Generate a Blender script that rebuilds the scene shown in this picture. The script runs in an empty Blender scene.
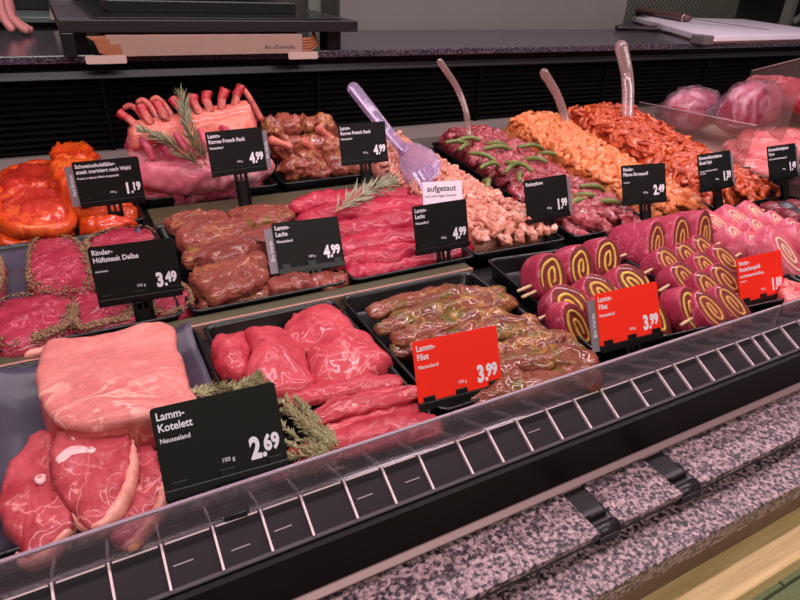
import bpy, bmesh, math, random
from mathutils import Vector, Matrix, noise
from math import sin, cos, pi, radians, sqrt
SC = bpy.context.scene
COL = SC.collection
rnd = random.Random(11)

# ---------------------------------------------------------------- camera
# world: x along the counter, y away from the customer, z up; z = 0 is the rim height of the meat trays
H = .47
F = 607.0
RW = ((.87949673, -.19520537, .43402806), (-.47371627, -.4464562, .75912434), (.04558937, -.87325353, -.48512873))
def ray(px, py):
    d = (px - 400, py - 300, F)
    return Vector([sum(RW[i][k] * d[k] for k in range(3)) for i in range(3)])
def at(px, py, z=0):                      # survey point on a horizontal plane
    r = ray(px, py)
    return r * ((z - H) / r.z) + Vector((0, 0, H))
def aty(px, py, y):                       # survey point on a plane parallel to the counter front
    r = ray(px, py)
    return r * (y / r.y) + Vector((0, 0, H))
cd = bpy.data.cameras.new('camera'); cam = bpy.data.objects.new('camera', cd); COL.objects.link(cam)
cd.sensor_width = 36; cd.lens = F / 800 * 36; cd.clip_start = .02; cd.clip_end = 60
M = Matrix(((RW[0][0], -RW[0][1], -RW[0][2], 0), (RW[1][0], -RW[1][1], -RW[1][2], 0), (RW[2][0], -RW[2][1], -RW[2][2], H), (0, 0, 0, 1)))
cam.matrix_world = M
SC.camera = cam

# ---------------------------------------------------------------- materials
def lin(c):
    return tuple((v / 255 / 12.92 if v / 255 <= .04045 else ((v / 255 + .055) / 1.055) ** 2.4) for v in c) + (1,)
MATS = {}
class NT:
    def __init__(s, name):
        s.m = bpy.data.materials.new(name); s.m.use_nodes = True
        s.t = s.m.node_tree; s.t.nodes.clear()
        s.out = s.n('ShaderNodeOutputMaterial')
    def n(s, typ, **kw):
        nd = s.t.nodes.new(typ)
        for k, v in kw.items():
            if k in nd.inputs.keys(): nd.inputs[k].default_value = v
            else: setattr(nd, k, v)
        return nd
    def l(s, a, b): s.t.links.new(a, b)
    def coords(s, scale=(1, 1, 1), rand=True, rot=(0, 0, 0)):
        tc = s.n('ShaderNodeTexCoord'); mp = s.n('ShaderNodeMapping')
        mp.inputs['Scale'].default_value = scale; mp.inputs['Rotation'].default_value = rot
        s.l(tc.outputs['Object'], mp.inputs['Vector'])
        if rand:
            oi = s.n('ShaderNodeObjectInfo'); mu = s.n('ShaderNodeMath', operation='MULTIPLY'); mu.inputs[1].default_value = 7.3
            s.l(oi.outputs['Random'], mu.inputs[0]); s.l(mu.outputs[0], mp.inputs['Location'])
        return mp.outputs['Vector']
    def noise(s, vec, scale, detail=4, rough=.55, dist=0):
        nd = s.n('ShaderNodeTexNoise'); nd.inputs['Scale'].default_value = scale; nd.inputs['Detail'].default_value = detail
        nd.inputs['Roughness'].default_value = rough; nd.inputs['Distortion'].default_value = dist
        s.l(vec, nd.inputs['Vector']); return nd.outputs['Fac']
    def ramp(s, fac, stops, interp='LINEAR'):
        nd = s.n('ShaderNodeValToRGB'); cr = nd.color_ramp; cr.interpolation = interp
        while len(cr.elements) < len(stops): cr.elements.new(.5)
        for e, (p, c) in zip(cr.elements, stops): e.position = p; e.color = c if len(c) == 4 else tuple(c) + (1,)
        s.l(fac, nd.inputs[0]); return nd.outputs[0]
    def mix(s, fac, a, b):
        nd = s.n('ShaderNodeMix', data_type='RGBA')
        for v, i in ((fac, 0), (a, 6), (b, 7)):
            if hasattr(v, 'is_linked'): s.l(v, nd.inputs[i])
            else: nd.inputs[i].default_value = v
        return nd.outputs[2]
    def bsdf(s, col, rough=.4, metal=0, spec=.5, coat=0, coat_r=.15, bump=None, bstr=.3, bdist=.002, sss=0):
        b = s.n('ShaderNodeBsdfPrincipled')
        for v, k in ((col, 'Base Color'), (rough, 'Roughness'), (metal, 'Metallic')):
            if hasattr(v, 'is_linked'): s.l(v, b.inputs[k])
            else: b.inputs[k].default_value = v
        b.inputs['Specular IOR Level'].default_value = spec
        b.inputs['Coat Weight'].default_value = coat; b.inputs['Coat Roughness'].default_value = coat_r
        if sss:
            b.inputs['Subsurface Weight'].default_value = sss; b.inputs['Subsurface Radius'].default_value = (.006, .002, .0015); b.inputs['Subsurface Scale'].default_value = 1
        if bump is not None:
            bp = s.n('ShaderNodeBump'); bp.inputs['Strength'].default_value = bstr; bp.inputs['Distance'].default_value = bdist
            s.l(bump, bp.inputs['Height']); s.l(bp.outputs[0], b.inputs['Normal'])
        s.l(b.outputs[0], s.out.inputs['Surface']); return b
W0, B0 = (1, 1, 1, 1), (0, 0, 0, 1)
def plain(name, col, rough=.5, metal=0, spec=.5, coat=0, var=0, vscale=60, bump=0):
    if name in MATS: return MATS[name]
    t = NT(name); c = lin(col); v = t.coords(rand=False)
    nz = t.noise(v, vscale)
    d = 1 - var
    cc = t.ramp(nz, [(.3, (c[0] * d, c[1] * d, c[2] * d, 1)), (.7, c)]) if var else c
    t.bsdf(cc, rough, metal, spec, coat, bump=nz if bump else None, bstr=bump)
    MATS[name] = t.m; return t.m
def meat(name, c1, c2, fat=None, fatw=.02, fscale=18, scale=14, stretch=(1, 1, 1), rough=.38, coat=.25, specks=None, spscale=220, spth=.25, bstr=.35, patch=None, patch_at=.6, patch_scale=16, spec=.5, coat_r=.08, vary=.3, glint=0):
    if name in MATS: return MATS[name]
    t = NT(name); v = t.coords(stretch)
    n1 = t.noise(v, scale, 6, .6, .6)
    col = t.ramp(n1, [(.32, lin(c1)), (.68, lin(c2))])
    nf = t.noise(v, scale * 9, 4, .7)
    nb = t.noise(v, scale * 5.5, 6, .72)
    dk = t.ramp(nf, [(.3, (.80, .78, .78, 1)), (.62, (1.04, 1.04, 1.04, 1))])
    mu = t.n('ShaderNodeMix', data_type='RGBA', blend_type='MULTIPLY'); mu.inputs[0].default_value = 1
    t.l(col, mu.inputs[6]); t.l(dk, mu.inputs[7]); col = mu.outputs[2]
    if patch:
        n3 = t.noise(v, patch_scale, 4, .6, .8)
        col = t.mix(t.ramp(n3, [(patch_at, B0), (patch_at + .12, W0)]), col, lin(patch))
    if fat:
        n2 = t.noise(v, fscale, 3, .55, 1.2)
        streak = t.ramp(n2, [(.5 - fatw * 2.2, B0), (.5 - fatw * .4, W0), (.5 + fatw * .4, W0), (.5 + fatw * 2.2, B0)])
        n4 = t.noise(v, fscale * .45, 2)
        gate = t.ramp(n4, [(.45, B0), (.58, (.85, .85, .85, 1))])
        m2 = t.n('ShaderNodeMix', data_type='RGBA', blend_type='MULTIPLY'); m2.inputs[0].default_value = 1
        t.l(streak, m2.inputs[6]); t.l(gate, m2.inputs[7])
        col = t.mix(m2.outputs[2], col, lin(fat))
    oi2 = t.n('ShaderNodeObjectInfo'); rv = t.ramp(oi2.outputs['Random'], [(0, (.74, .68, .68, 1)), (.5, (1, 1, 1, 1)), (1, (1.12, 1.16, 1.14, 1))])
    mv = t.n('ShaderNodeMix', data_type='RGBA', blend_type='MULTIPLY'); mv.inputs[0].default_value = vary
    t.l(col, mv.inputs[6]); t.l(rv, mv.inputs[7]); col = mv.outputs[2]
    if specks:
        vo = t.n('ShaderNodeTexVoronoi'); vo.inputs['Scale'].default_value = spscale
        t.l(t.coords(), vo.inputs['Vector'])
        mk = t.ramp(vo.outputs['Distance'], [(spth * .7, W0), (spth, B0)])
        wh = t.ramp(t.noise(v, spscale * .25, 2), [(.45, B0), (.55, W0)])
        m3 = t.n('ShaderNodeMix', data_type='RGBA', blend_type='MULTIPLY'); m3.inputs[0].default_value = 1
        t.l(mk, m3.inputs[6]); t.l(wh, m3.inputs[7])
        col = t.mix(m3.outputs[2], col, lin(specks))
    if glint:
        gn = t.noise(v, glint, 2, .5, .4); am = t.n('ShaderNodeMath', operation='MULTIPLY_ADD'); am.inputs[1].default_value = 1.6; t.l(gn, am.inputs[0]); t.l(nb, am.inputs[2]); nb = am.outputs[0]
    t.bsdf(col, rough * .6 + .32, 0, spec * .6, min(1, coat * 1.2 + .08), coat_r * .8, bump=nb, bstr=1 if glint else min(1, bstr * 1.6), bdist=.0034 if glint else .0022, sss=.0)
    MATS[name] = t.m; return t.m
def clear(name, tint=(235, 225, 235), gloss=.16, haze=.06, rough=.06, hazecol=None, bump=0):
    if name in MATS: return MATS[name]
    t = NT(name)
    tr = t.n('ShaderNodeBsdfTransparent'); tr.inputs[0].default_value = lin(tint)
    gl = t.n('ShaderNodeBsdfGlossy'); gl.inputs['Roughness'].default_value = rough
    df = t.n('ShaderNodeBsdfDiffuse'); df.inputs[0].default_value = lin(hazecol or (225, 205, 220))
    if bump:
        bp = t.n('ShaderNodeBump'); bp.inputs['Strength'].default_value = bump; bp.inputs['Distance'].default_value = .012
        t.l(t.noise(t.coords(), 60, 3, .6, 1.5), bp.inputs['Height']); t.l(bp.outputs[0], gl.inputs['Normal'])
    lw = t.n('ShaderNodeLayerWeight'); lw.inputs[0].default_value = .35
    mm = t.n('ShaderNodeMath', operation='MULTIPLY_ADD'); mm.inputs[1].default_value = gloss * 2; mm.inputs[2].default_value = gloss * .35
    t.l(lw.outputs['Fresnel'], mm.inputs[0])
    m1 = t.n('ShaderNodeMixShader'); m1.inputs[0].default_value = haze
    t.l(tr.outputs[0], m1.inputs[1]); t.l(df.outputs[0], m1.inputs[2])
    m2 = t.n('ShaderNodeMixShader')
    t.l(mm.outputs[0], m2.inputs[0]); t.l(m1.outputs[0], m2.inputs[1]); t.l(gl.outputs[0], m2.inputs[2])
    t.l(m2.outputs[0], t.out.inputs['Surface'])
    MATS[name] = t.m; return t.m
def granite(name, stops, scale=130, rough=.25, spec=.5):
    if name in MATS: return MATS[name]
    t = NT(name); v = t.coords(rand=False)
    a = t.noise(v, scale, 3, .6); vo = t.n('ShaderNodeTexVoronoi'); vo.inputs['Scale'].default_value = scale * 1.5; t.l(v, vo.inputs['Vector'])
    sep = t.n('ShaderNodeSeparateColor'); t.l(vo.outputs['Color'], sep.inputs[0])
    ad = t.n('ShaderNodeMath', operation='MULTIPLY_ADD'); ad.inputs[1].default_value = .28; t.l(sep.outputs[0], ad.inputs[0])
    sb = t.n('ShaderNodeMath', operation='SUBTRACT'); sb.inputs[1].default_value = .14; t.l(a, sb.inputs[0]); t.l(sb.outputs[0], ad.inputs[2])
    t.bsdf(t.ramp(ad.outputs[0], [(p, lin(c)) for p, c in stops]), rough, 0, spec)
    MATS[name] = t.m; return t.m

# ---------------------------------------------------------------- object helpers
def finish(bm, smooth=True):
    bmesh.ops.recalc_face_normals(bm, faces=bm.faces)
    me = bpy.data.meshes.new('m')
    for f in bm.faces: f.smooth = smooth
    bm.to_mesh(me); bm.free(); return me
def tag(o, label=None, cat=None, group=None, kind=None):
    if label: o['label'] = label
    if cat: o['category'] = cat
    if group: o['group'] = group
    if kind: o['kind'] = kind
    return o
def obj(name, src, m, parent=None, smooth=True, local=False, mats=None, sharp=None):
    """one mesh object; src in world coordinates unless local"""
    bm = src if isinstance(src, bmesh.types.BMesh) else None
    loc = Vector((0, 0, 0))
    if bm is not None:
        if not local:
            if parent is not None:
                p, c = Vector((0, 0, 0)), parent
                while c is not None: p += c.location; c = c.parent
                bm.transform(Matrix.Translation(-p))
            else:
                xs = [v.co for v in bm.verts]
                loc = Vector(((min(c.x for c in xs) + max(c.x for c in xs)) / 2, (min(c.y for c in xs) + max(c.y for c in xs)) / 2, min(c.z for c in xs)))
                bm.transform(Matrix.Translation(-loc))
        me = finish(bm, smooth)
        if sharp: me.set_sharp_from_angle(angle=sharp)
    else: me = src
    me.name = name
    if not me.materials:
        for q in (mats or [m]): me.materials.append(q)
    o = bpy.data.objects.new(name, me); COL.objects.link(o)
    o.location = loc
    if parent is not None: o.parent = parent
    return o
def thing(name, label, cat, loc=(0, 0, 0), rot=(0, 0, 0), group=None):
    o = bpy.data.objects.new(name, None); COL.objects.link(o); o.empty_display_size = .02
    o.location = loc; o.rotation_euler = rot
    return tag(o, label, cat, group)
KIDS = {}
def copy_tree(o, parent=None):
    c = o.copy(); COL.objects.link(c)
    if parent is not None: c.parent = parent
    for ch in list(o.children): copy_tree(ch, c)
    return c
def struct(name, bm, m, smooth=False):
    return tag(obj(name, bm, m, smooth=smooth), kind='structure')

# ---------------------------------------------------------------- shape helpers
def add_box(bm, x0, x1, y0, y1, z0, z1, bev=0, mat=None, seg=2):
    r = bmesh.ops.create_cube(bm, size=1)
    vs = r['verts']
    for v in vs:
        v.co = Vector((x0 + (v.co.x + .5) * (x1 - x0), y0 + (v.co.y + .5) * (y1 - y0), z0 + (v.co.z + .5) * (z1 - z0)))
    if bev:
        es = list({e for v in vs for e in v.link_edges})
        r = bmesh.ops.bevel(bm, geom=es, offset=bev, segments=seg, affect='EDGES', profile=.6)
        vs = list({v for f in r['faces'] for v in f.verts} | {v for v in vs if v.is_valid})
    if mat is not None:
        for v in vs: v.co = mat @ v.co
    return bm
def box(*a, **k): return add_box(bmesh.new(), *a, **k)
def prism(bm, profile, x0, x1):           # profile of (y, z) points run along x
    a = [bm.verts.new((x0, y, z)) for y, z in profile]; b = [bm.verts.new((x1, y, z)) for y, z in profile]
    n = len(profile)
    for i in range(n): bm.faces.new((a[i], a[(i + 1) % n], b[(i + 1) % n], b[i]))
    bm.faces.new(a[::-1]); bm.faces.new(b); return bm
def catmull(pts, per=6, closed=False):
    pts = [Vector(p) for p in pts]; n = len(pts); out = []
    rng = range(n if closed else n - 1)
    for i in rng:
        if closed: p0, p1, p2, p3 = pts[(i - 1) % n], pts[i], pts[(i + 1) % n], pts[(i + 2) % n]
        else: p0, p1, p2, p3 = pts[max(i - 1, 0)], pts[i], pts[i + 1], pts[min(i + 2, n - 1)]
        for k in range(per):
            t = k / per
            out.append(.5 * ((2 * p1) + (p2 - p0) * t + (2 * p0 - 5 * p1 + 4 * p2 - p3) * t * t + (3 * p1 - p0 - 3 * p2 + p3) * t ** 3))
    if not closed: out.append(pts[-1])
    return out
def resample(pts, n, closed=True):
    P = pts + ([pts[0]] if closed else [])
    L = [0]
    for a, b in zip(P, P[1:]): L.append(L[-1] + (b - a).length)
    out = []; j = 0
    for i in range(n):
        d = L[-1] * i / (n if closed else n - 1)
        while j < len(L) - 2 and L[j + 1] < d: j += 1
        s = L[j + 1] - L[j]; t = 0 if s == 0 else min(1, (d - L[j]) / s)
        out.append(P[j].lerp(P[j + 1], t))
    return out
def rough(bm, amp, scale, seed=0, octs=3, vs=None):
    bm.normal_update()
    o = Vector((seed * 3.1, seed * 1.7, seed * 2.3))
    d = []
    for v in (vs or bm.verts):
        a, f, t = amp, scale, 0
        for _ in range(octs):
            t += noise.noise(v.co * f + o) * a; a *= .5; f *= 2.1
        d.append((v, v.normal * t))
    for v, q in d: v.co += q
    return bm
def crease(bm, amp, scale, seed=0, w=.16, stretch=(1, 1, 1)):
    """muscle seams: narrow grooves along the zero lines of a noise field"""
    bm.normal_update(); o = Vector((seed * 1.3, seed * 2.9, seed * .7)); d = []
    for v in bm.verts:
        p = Vector((v.co.x * stretch[0], v.co.y * stretch[1], v.co.z * stretch[2])) * scale + o
        t = abs(noise.noise(p)) / w
        d.append((v, v.normal * (-amp * max(0, 1 - t))))
    for v, q in d: v.co += q
    return bm
def tube(bm, pts, radii, n=10, flat=1.0, per=5, up=(0, 0, 1), capr=True, twist=0):
    """swept tube; flat scales the thickness along 'up'; ends rounded when capr"""
    P = catmull(pts, per)
    m = len(P); R = []
    if not hasattr(radii, '__len__'): radii = [radii] * len(pts)
    for i in range(m):
        t = i / (m - 1) * (len(radii) - 1); k = min(int(t), len(radii) - 2)
        R.append(radii[k] + (radii[k + 1] - radii[k]) * (t - k))
    rings = []
    if capr:
        d0 = (P[0] - P[1]).normalized(); d1 = (P[-1] - P[-2]).normalized()
        pre = [(P[0] + d0 * R[0] * sin(a), R[0] * cos(a)) for a in (1.45, 1.0, .5)]
        post = [(P[-1] + d1 * R[-1] * sin(a), R[-1] * cos(a)) for a in (.5, 1.0, 1.45)]
        P = [p for p, _ in pre] + P + [p for p, _ in post]; R = [r for _, r in pre] + R + [r for _, r in post]
    up = Vector(up)
    for i, (p, r) in enumerate(zip(P, R)):
        t = (P[min(i + 1, len(P) - 1)] - P[max(i - 1, 0)]).normalized()
        s = t.cross(up)
        if s.length < 1e-4: s = t.cross(Vector((1, 0, 0)))
        s.normalize(); u = s.cross(t)
        tw = twist * i / len(P)
        rings.append([bm.verts.new(p + s * (r * cos(2 * pi * k / n + tw)) + u * (r * flat * sin(2 * pi * k / n + tw))) for k in range(n)])
    for a, b in zip(rings, rings[1:]):
        for k in range(n): bm.faces.new((a[k], a[(k + 1) % n], b[(k + 1) % n], b[k]))
    bm.faces.new(rings[0][::-1]); bm.faces.new(rings[-1]); return bm
def slab(outline, ztop, h, n=64, dome=0, amp=.002, scale=25, seed=0, edge=1.0, tilt=None, topfn=None, seam=0):
    """a cut of meat: rounded, slightly irregular solid over an outline (world points); top at ztop"""
    pts = resample(catmull([(p[0], p[1], 0) for p in outline], 8, True), n)
    c = sum(pts, Vector((0, 0, 0))) / n
    bm = bmesh.new(); zb = ztop - h
    prof = [(.45, 0), (.85, 0), (.96, .06 * edge), (1.0, .3), (1.0, .55), (.985, .75), (.95, .89), (.9, .96), (.82, 1), (.7, 1), (.56, 1), (.42, 1), (.27, 1), (.12, 1)]
    rings = []
    for s, zz in prof:
        dz = dome * (1 - s * s) if zz > .5 else 0
        rings.append([bm.verts.new((c.x + (p.x - c.x) * s, c.y + (p.y - c.y) * s, zb + zz * h + dz)) for p in pts])
    for a, b in zip(rings, rings[1:]):
        for k in range(n): bm.faces.new((a[k], a[(k + 1) % n], b[(k + 1) % n], b[k]))
    bm.faces.new(rings[0][::-1])
    t = bm.verts.new((c.x, c.y, zb + h + dome))
    for k in range(n): bm.faces.new((rings[-1][k], rings[-1][(k + 1) % n], t))
    if topfn:
        for v in bm.verts:
            if v.co.z > zb + h * .5: v.co.z += topfn(v.co)
    rough(bm, amp, scale, seed)
    rough(bm, amp * .35, scale * 4.5, seed + 5, 2)
    if seam: crease(bm, seam, scale * .8, seed)
    if tilt:                              # tilt = (ax, ay): slopes dz/dx, dz/dy about the centre
        for v in bm.verts: v.co.z += (v.co.x - c.x) * tilt[0] + (v.co.y - c.y) * tilt[1]
    return bm
def lump(c, r, rotz=0, amp=.006, scale=30, seed=0, sub=4, rotx=0, flatbot=None, sq=1.0):
    bm = bmesh.new(); bmesh.ops.create_icosphere(bm, subdivisions=sub, radius=1)
    for v in bm.verts:
        q = v.co
        if sq != 1: q = Vector([math.copysign(abs(k) ** sq, k) for k in q])
        v.co = Vector((q.x * r[0], q.y * r[1], q.z * r[2]))
    rough(bm, amp, scale, seed)
    bm.transform(Matrix.Translation(Vector(c)) @ Matrix.Rotation(rotz, 4, 'Z') @ Matrix.Rotation(rotx, 4, 'X'))
    if flatbot is not None:
        for v in bm.verts:
            if v.co.z < flatbot: v.co.z = flatbot + (v.co.z - flatbot) * .05
    return bm
def Z(pts, org, s, z=0):                  # points surveyed on an enlarged view: origin, enlargement, height
    return [at(org[0] + x / s, org[1] + y / s, z) for x, y in pts]
def rrect(x0, x1, y0, y1, r, n=5):
    out = []
    for cx, cy, a0 in ((x1 - r, y1 - r, 0), (x0 + r, y1 - r, pi / 2), (x0 + r, y0 + r, pi), (x1 - r, y0 + r, 1.5 * pi)):
        for k in range(n): out.append((cx + r * cos(a0 + k / (n - 1) * pi / 2), cy + r * sin(a0 + k / (n - 1) * pi / 2)))
    return out
def loft(bm, rings, cap0=True, cap1=True):
    V = [[bm.verts.new(p) for p in r] for r in rings]; n = len(V[0])
    for a, b in zip(V, V[1:]):
        for k in range(n): bm.faces.new((a[k], a[(k + 1) % n], b[(k + 1) % n], b[k]))
    if cap0: bm.faces.new(V[0][::-1])
    if cap1: bm.faces.new(V[-1])
    return bm

# ---------------------------------------------------------------- common materials
BLACK = plain('black_plastic', (12, 11, 12), .36, 0, .4)
TRAYM = plain('tray_plastic', (13, 12, 15), .27, 0, .5)
PANEL = plain('black_enamel', (9, 7, 7), .5, 0, .2)
SIGNB = plain('sign_black', (18, 18, 16), .6, 0, .2)
SIGNR = plain('sign_red', (255, 42, 20), .55, 0, .3)
LETTER = plain('print_white', (236, 228, 238), .6)
LETTERD = plain('print_dark', (50, 45, 55), .6)
TAGM = plain('tag_grey', (128, 116, 124), .55)
STEEL = plain('brushed_steel', (170, 165, 165), .32, .9, .5, var=.15, vscale=25)
WOODST = plain('skewer_wood', (226, 188, 150), .6, var=.2, vscale=90)
BONE = plain('bone', (235, 195, 190), .4, coat=.2, var=.15, vscale=90)

# ---------------------------------------------------------------- setting: floor, walls
FLOORZ = -.93
t = NT('green_tile'); v = t.coords(rand=False)
br = t.n('ShaderNodeTexBrick'); br.inputs['Scale'].default_value = 1; br.offset = .5
br.inputs['Color1'].default_value = lin((214, 218, 170)); br.inputs['Color2'].default_value = lin((202, 208, 160)); br.inputs['Mortar'].default_value = lin((120, 124, 96))
br.inputs['Mortar Size'].default_value = .004; br.inputs['Brick Width'].default_value = .3; br.inputs['Row Height'].default_value = .15
t.l(v, br.inputs['Vector'])
mx = t.mix(t.ramp(t.noise(v, 130), [(.35, (.82, .82, .82, 1)), (.65, W0)]), B0, br.outputs[0])
t.bsdf(mx, .45)
struct('floor', box(-4, 6, -3, 5, FLOORZ - .05, FLOORZ), t.m)
WALLM = plain('grey_wall', (118, 110, 106), .6, var=.06, vscale=8)
struct('wall_back', box(-4, 6, 3.0, 3.1, FLOORZ, 2.6), WALLM)

# ---------------------------------------------------------------- the counter: one fixed thing with parts
XL, XR = -.7, 3.6
ctr = thing('meat_counter', 'long black refrigerated meat counter with louvred back and open front', 'display counter', (1.2, .9, FLOORZ))
obj('deck', box(XL, XR, .44, 1.68, -.06, -.034), plain('dark_deck', (26, 24, 25), .45), ctr, smooth=False)
obj('front_panel', box(XL, XR, .384, .392, -.1, -.0365, bev=.0006), PANEL, ctr, smooth=False)
obj('front_panel_base', box(XL, XR, .56, .66, FLOORZ, -.2), PANEL, ctr, smooth=False)
bm = bmesh.new(); prism(bm, [(.39, -.039), (.438, -.039), (.438, -.10), (.39, -.10)], XL, XR)
obj('front_box', bm, PANEL, ctr, smooth=False)
bm = bmesh.new(); prism(bm, [(.392, -.0995), (.3835, -.1015), (.3778, -.1065), (.3775, -.1125), (.392, -.1125)], XL, XR)
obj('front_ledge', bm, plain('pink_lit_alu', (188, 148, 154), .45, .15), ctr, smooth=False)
# rear louvre
bm = bmesh.new()
add_box(bm, XL, XR, 1.695, 1.72, -.03, .21)
k = 0
zz = .028
while zz < .195:
    prism(bm, [(1.694, zz + .008), (1.684, zz + .0015), (1.684, zz - .001), (1.694, zz)], XL, XR)
    zz += .0150
for xx in (-.45, .105, .66, 1.215, 1.77, 2.325, 2.88): add_box(bm, xx - .004, xx + .004, 1.679, 1.696, .02, .2)
obj('louvre_grille', bm, plain('louvre_black', (3, 2, 3), .6, 0, .1), ctr, smooth=False)
bm = bmesh.new(); prism(bm, [(1.70, .022), (1.672, .022), (1.618, .0), (1.618, -.034), (1.70, -.034)], XL, XR)
obj('rear_ledge', bm, plain('ledge_grey', (142, 130, 124), .42, .35, var=.1, vscale=12), ctr, smooth=False)
# metal facia strip under the worktop
bm = bmesh.new(); prism(bm, [(1.672, .214), (1.668, .198), (1.672, .195), (1.72, .195), (1.72, .214)], XL, XR)
obj('facia_strip', bm, plain('facia_grey', (66, 63, 68), .35, .6, var=.1, vscale=6), ctr, smooth=False)
bm = box(XL, XR, 1.68, 1.72, .214, .236); obj('facia_gap', bm, PANEL, ctr, smooth=False)
obj('rear_body', box(XL, XR, 1.72, 2.10, FLOORZ, .2355), PANEL, ctr, smooth=False)
obj('rear_body_extension', box(2.4, XR, 2.10, 2.56, FLOORZ, .2355), PANEL, ctr, smooth=False)
# row rails between the tray rows (reflected lamp light painted as greenish beige and a bright lip)
RAILM = plain('rail_beige_reflection', (94, 88, 66), .38, .3, var=.2, vscale=18)
LIPM = plain('rail_lip_reflection', (180, 134, 120), .4, .3)
for y0, y1, x0, x1, z in ((.797, .826, XL, .605, -.008), (1.222, 1.325, .125, .632, -.014)):
    ra = obj('row_rail', box(x0, x1, y0 + .0054, y1, -.034, z, bev=.001), RAILM, ctr, smooth=False)
    obj('lip', box(x0, x1, y0, y0 + .0055, -.034, z + .001, bev=.001), LIPM, ra, smooth=False)

# granite worktop behind
GB = granite('granite_dark', [(.30, (24, 20, 26)), (.45, (48, 42, 50)), (.58, (74, 66, 78)), (.75, (120, 108, 122))], 230, .2, .6)
o = obj('granite_worktop', box(XL, XR, 1.64, 2.14, .236, .254, bev=.003), GB, smooth=False)
tag(o, 'dark polished granite worktop running along the back of the counter', 'worktop')
o = obj('granite_worktop', box(2.37, XR, 2.142, 2.60, .236, .254, bev=.003), GB, smooth=False)
tag(o, 'deeper granite worktop section under the far end of the white cutting board', 'worktop')

# granite sill in front: upper slabs and a lower slab
GF = granite('granite_pink', [(.34, (34, 27, 31)), (.45, (86, 70, 76)), (.54, (146, 118, 124)), (.66, (178, 146, 150)), (.82, (200, 170, 172))], 170, .38, .35)
clipx = [(.466, .499), (.609, .646)]
GREYEDGE = plain('slab_edge', (46, 46, 42), .5)
slabs = [(XL, .466, 'speckled granite sill slab left of the first black hook clip'), (.499, .609, 'short speckled granite sill slab between the two black hook clips'), (.646, XR, 'speckled granite sill slab right of the second black hook clip')]
for x0, x1, lb in slabs:
    s = thing('granite_sill_slab', lb, 'granite slab', ((x0 + x1) / 2, .34, -.128), group='granite sill slabs')
    obj('slab_top', box(x0, x1, .308, .377, -.116, -.107, bev=.0015), GF, s, smooth=False)
    obj('slab_edge', box(x0, x1, .3095, .377, -.123, -.116), GREYEDGE, s, smooth=False)
for i, (x0, x1) in enumerate(clipx):
    h = thing('hook_clip', ('black metal hook clip set between granite slabs, nearer the middle of the sill', 'black metal hook clip set between granite slabs, further right along the sill')[i], 'clip', ((x0 + x1) / 2, .345, -.128), group='hook clips on the granite sill')
    obj('strap', box(x0, x1, .322, .376, -.127, -.109), plain('clip_black', (38, 33, 38), .35), h, smooth=False)
    bm = bmesh.new(); prism(bm, [(.336, -.109), (.332, -.109), (.328, -.101), (.3305, -.1)], x0 + .001, x1 - .001)
    obj('raised_lip', bm, MATS['clip_black'], h, smooth=False)
    bm = bmesh.new()
    pr = [(.3245 + .0085 * cos(a) - .008, -.1165 + .0085 * sin(a)) for a in [radians(q) for q in range(20, 215, 13)]]
    pr2 = [(.3245 + .006 * cos(a) - .008, -.1165 + .006 * sin(a)) for a in [radians(q) for q in range(214, 19, -13)]]
    prism(bm, pr + pr2, x0, x1)
    obj('hook', bm, MATS['clip_black'], h)
    obj('skirt', box(x0, x1, .3065, .309, -.128, -.116), MATS['clip_black'], h, smooth=False)
o = obj('granite_front_slab', box(XL, XR, .260, .377, -.164, -.134, bev=.002), GF, smooth=False)
tag(o, 'lower speckled granite front slab below the sill, customer side', 'granite slab')
# dark gap carrier
obj('sill_carrier', box(XL, XR, .322, .39, -.134, -.123), PANEL, ctr, smooth=False)
bm = box(XL, XR, .262, .60, -.2, -.164)
t = NT('brown_trim'); v = t.coords(rand=False); br = t.n('ShaderNodeTexBrick'); br.inputs['Scale'].default_value = 1
br.inputs['Color1'].default_value = lin((120, 88, 74)); br.inputs['Color2'].default_value = lin((112, 82, 70)); br.inputs['Mortar'].default_value = lin((80, 58, 50))
br.inputs['Brick Width'].default_value = .14; br.inputs['Row Height'].default_value = .2; br.inputs['Mortar Size'].default_value = .0012; t.l(v, br.inputs['Vector'])
t.bsdf(t.mix(t.ramp(t.noise(v, 90), [(.3, (.75, .75, .75, 1)), (.7, W0)]), B0, br.outputs[0]), .5)
obj('brown_trim', bm, t.m, ctr, smooth=False)
t = NT('light_wood'); v = t.coords((1.2, 22, 22), rand=False); n1 = t.noise(v, 6, 5, .6, .8)
t.bsdf(t.ramp(n1, [(.3, lin((184, 150, 100))), (.55, lin((206, 174, 122))), (.8, lin((218, 190, 140)))]), .5)
o = obj('wooden_bumper_rail', box(XL, XR, .208, .31, -.232, -.2, bev=.003), t.m, smooth=False)
tag(o, 'pale wooden bumper rail along the foot of the counter front', 'bumper rail')

# price rail with white dividers, and the clear guards standing on it
DIVX = [-.178, -.132, -.085, -.040, .005, .052, .099, .141, .189, .234, .28, .332, .375, .418, .465, .512, .559, .614, .665, .7, .748, .794, .838, .876, .903, .95, .997, 1.044, 1.09, 1.137, 1.184]
rail = thing('price_rail', 'sloping dark clear price rail with white dividers along the counter front', 'price rail', (.6, .41, -.035))
bm = bmesh.new(); prism(bm, [(.4326, -.0135), (.3935, -.0335), (.3935, -.0345), (.4385, -.0375), (.4385, -.0135)], XL, XR)
obj('rail_body', bm, plain('rail_smoke', (50, 43, 47), .25, 0, .5), rail, smooth=False)
bm = bmesh.new(); prism(bm, [(.395, -.0315), (.392, -.033), (.392, -.035), (.395, -.0345)], XL, XR)
obj('front_lip', bm, plain('lip_grey', (92, 82, 90), .25, 0, .6), rail, smooth=False)
DIVM = plain('divider_white', (240, 214, 220), .35)
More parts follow.
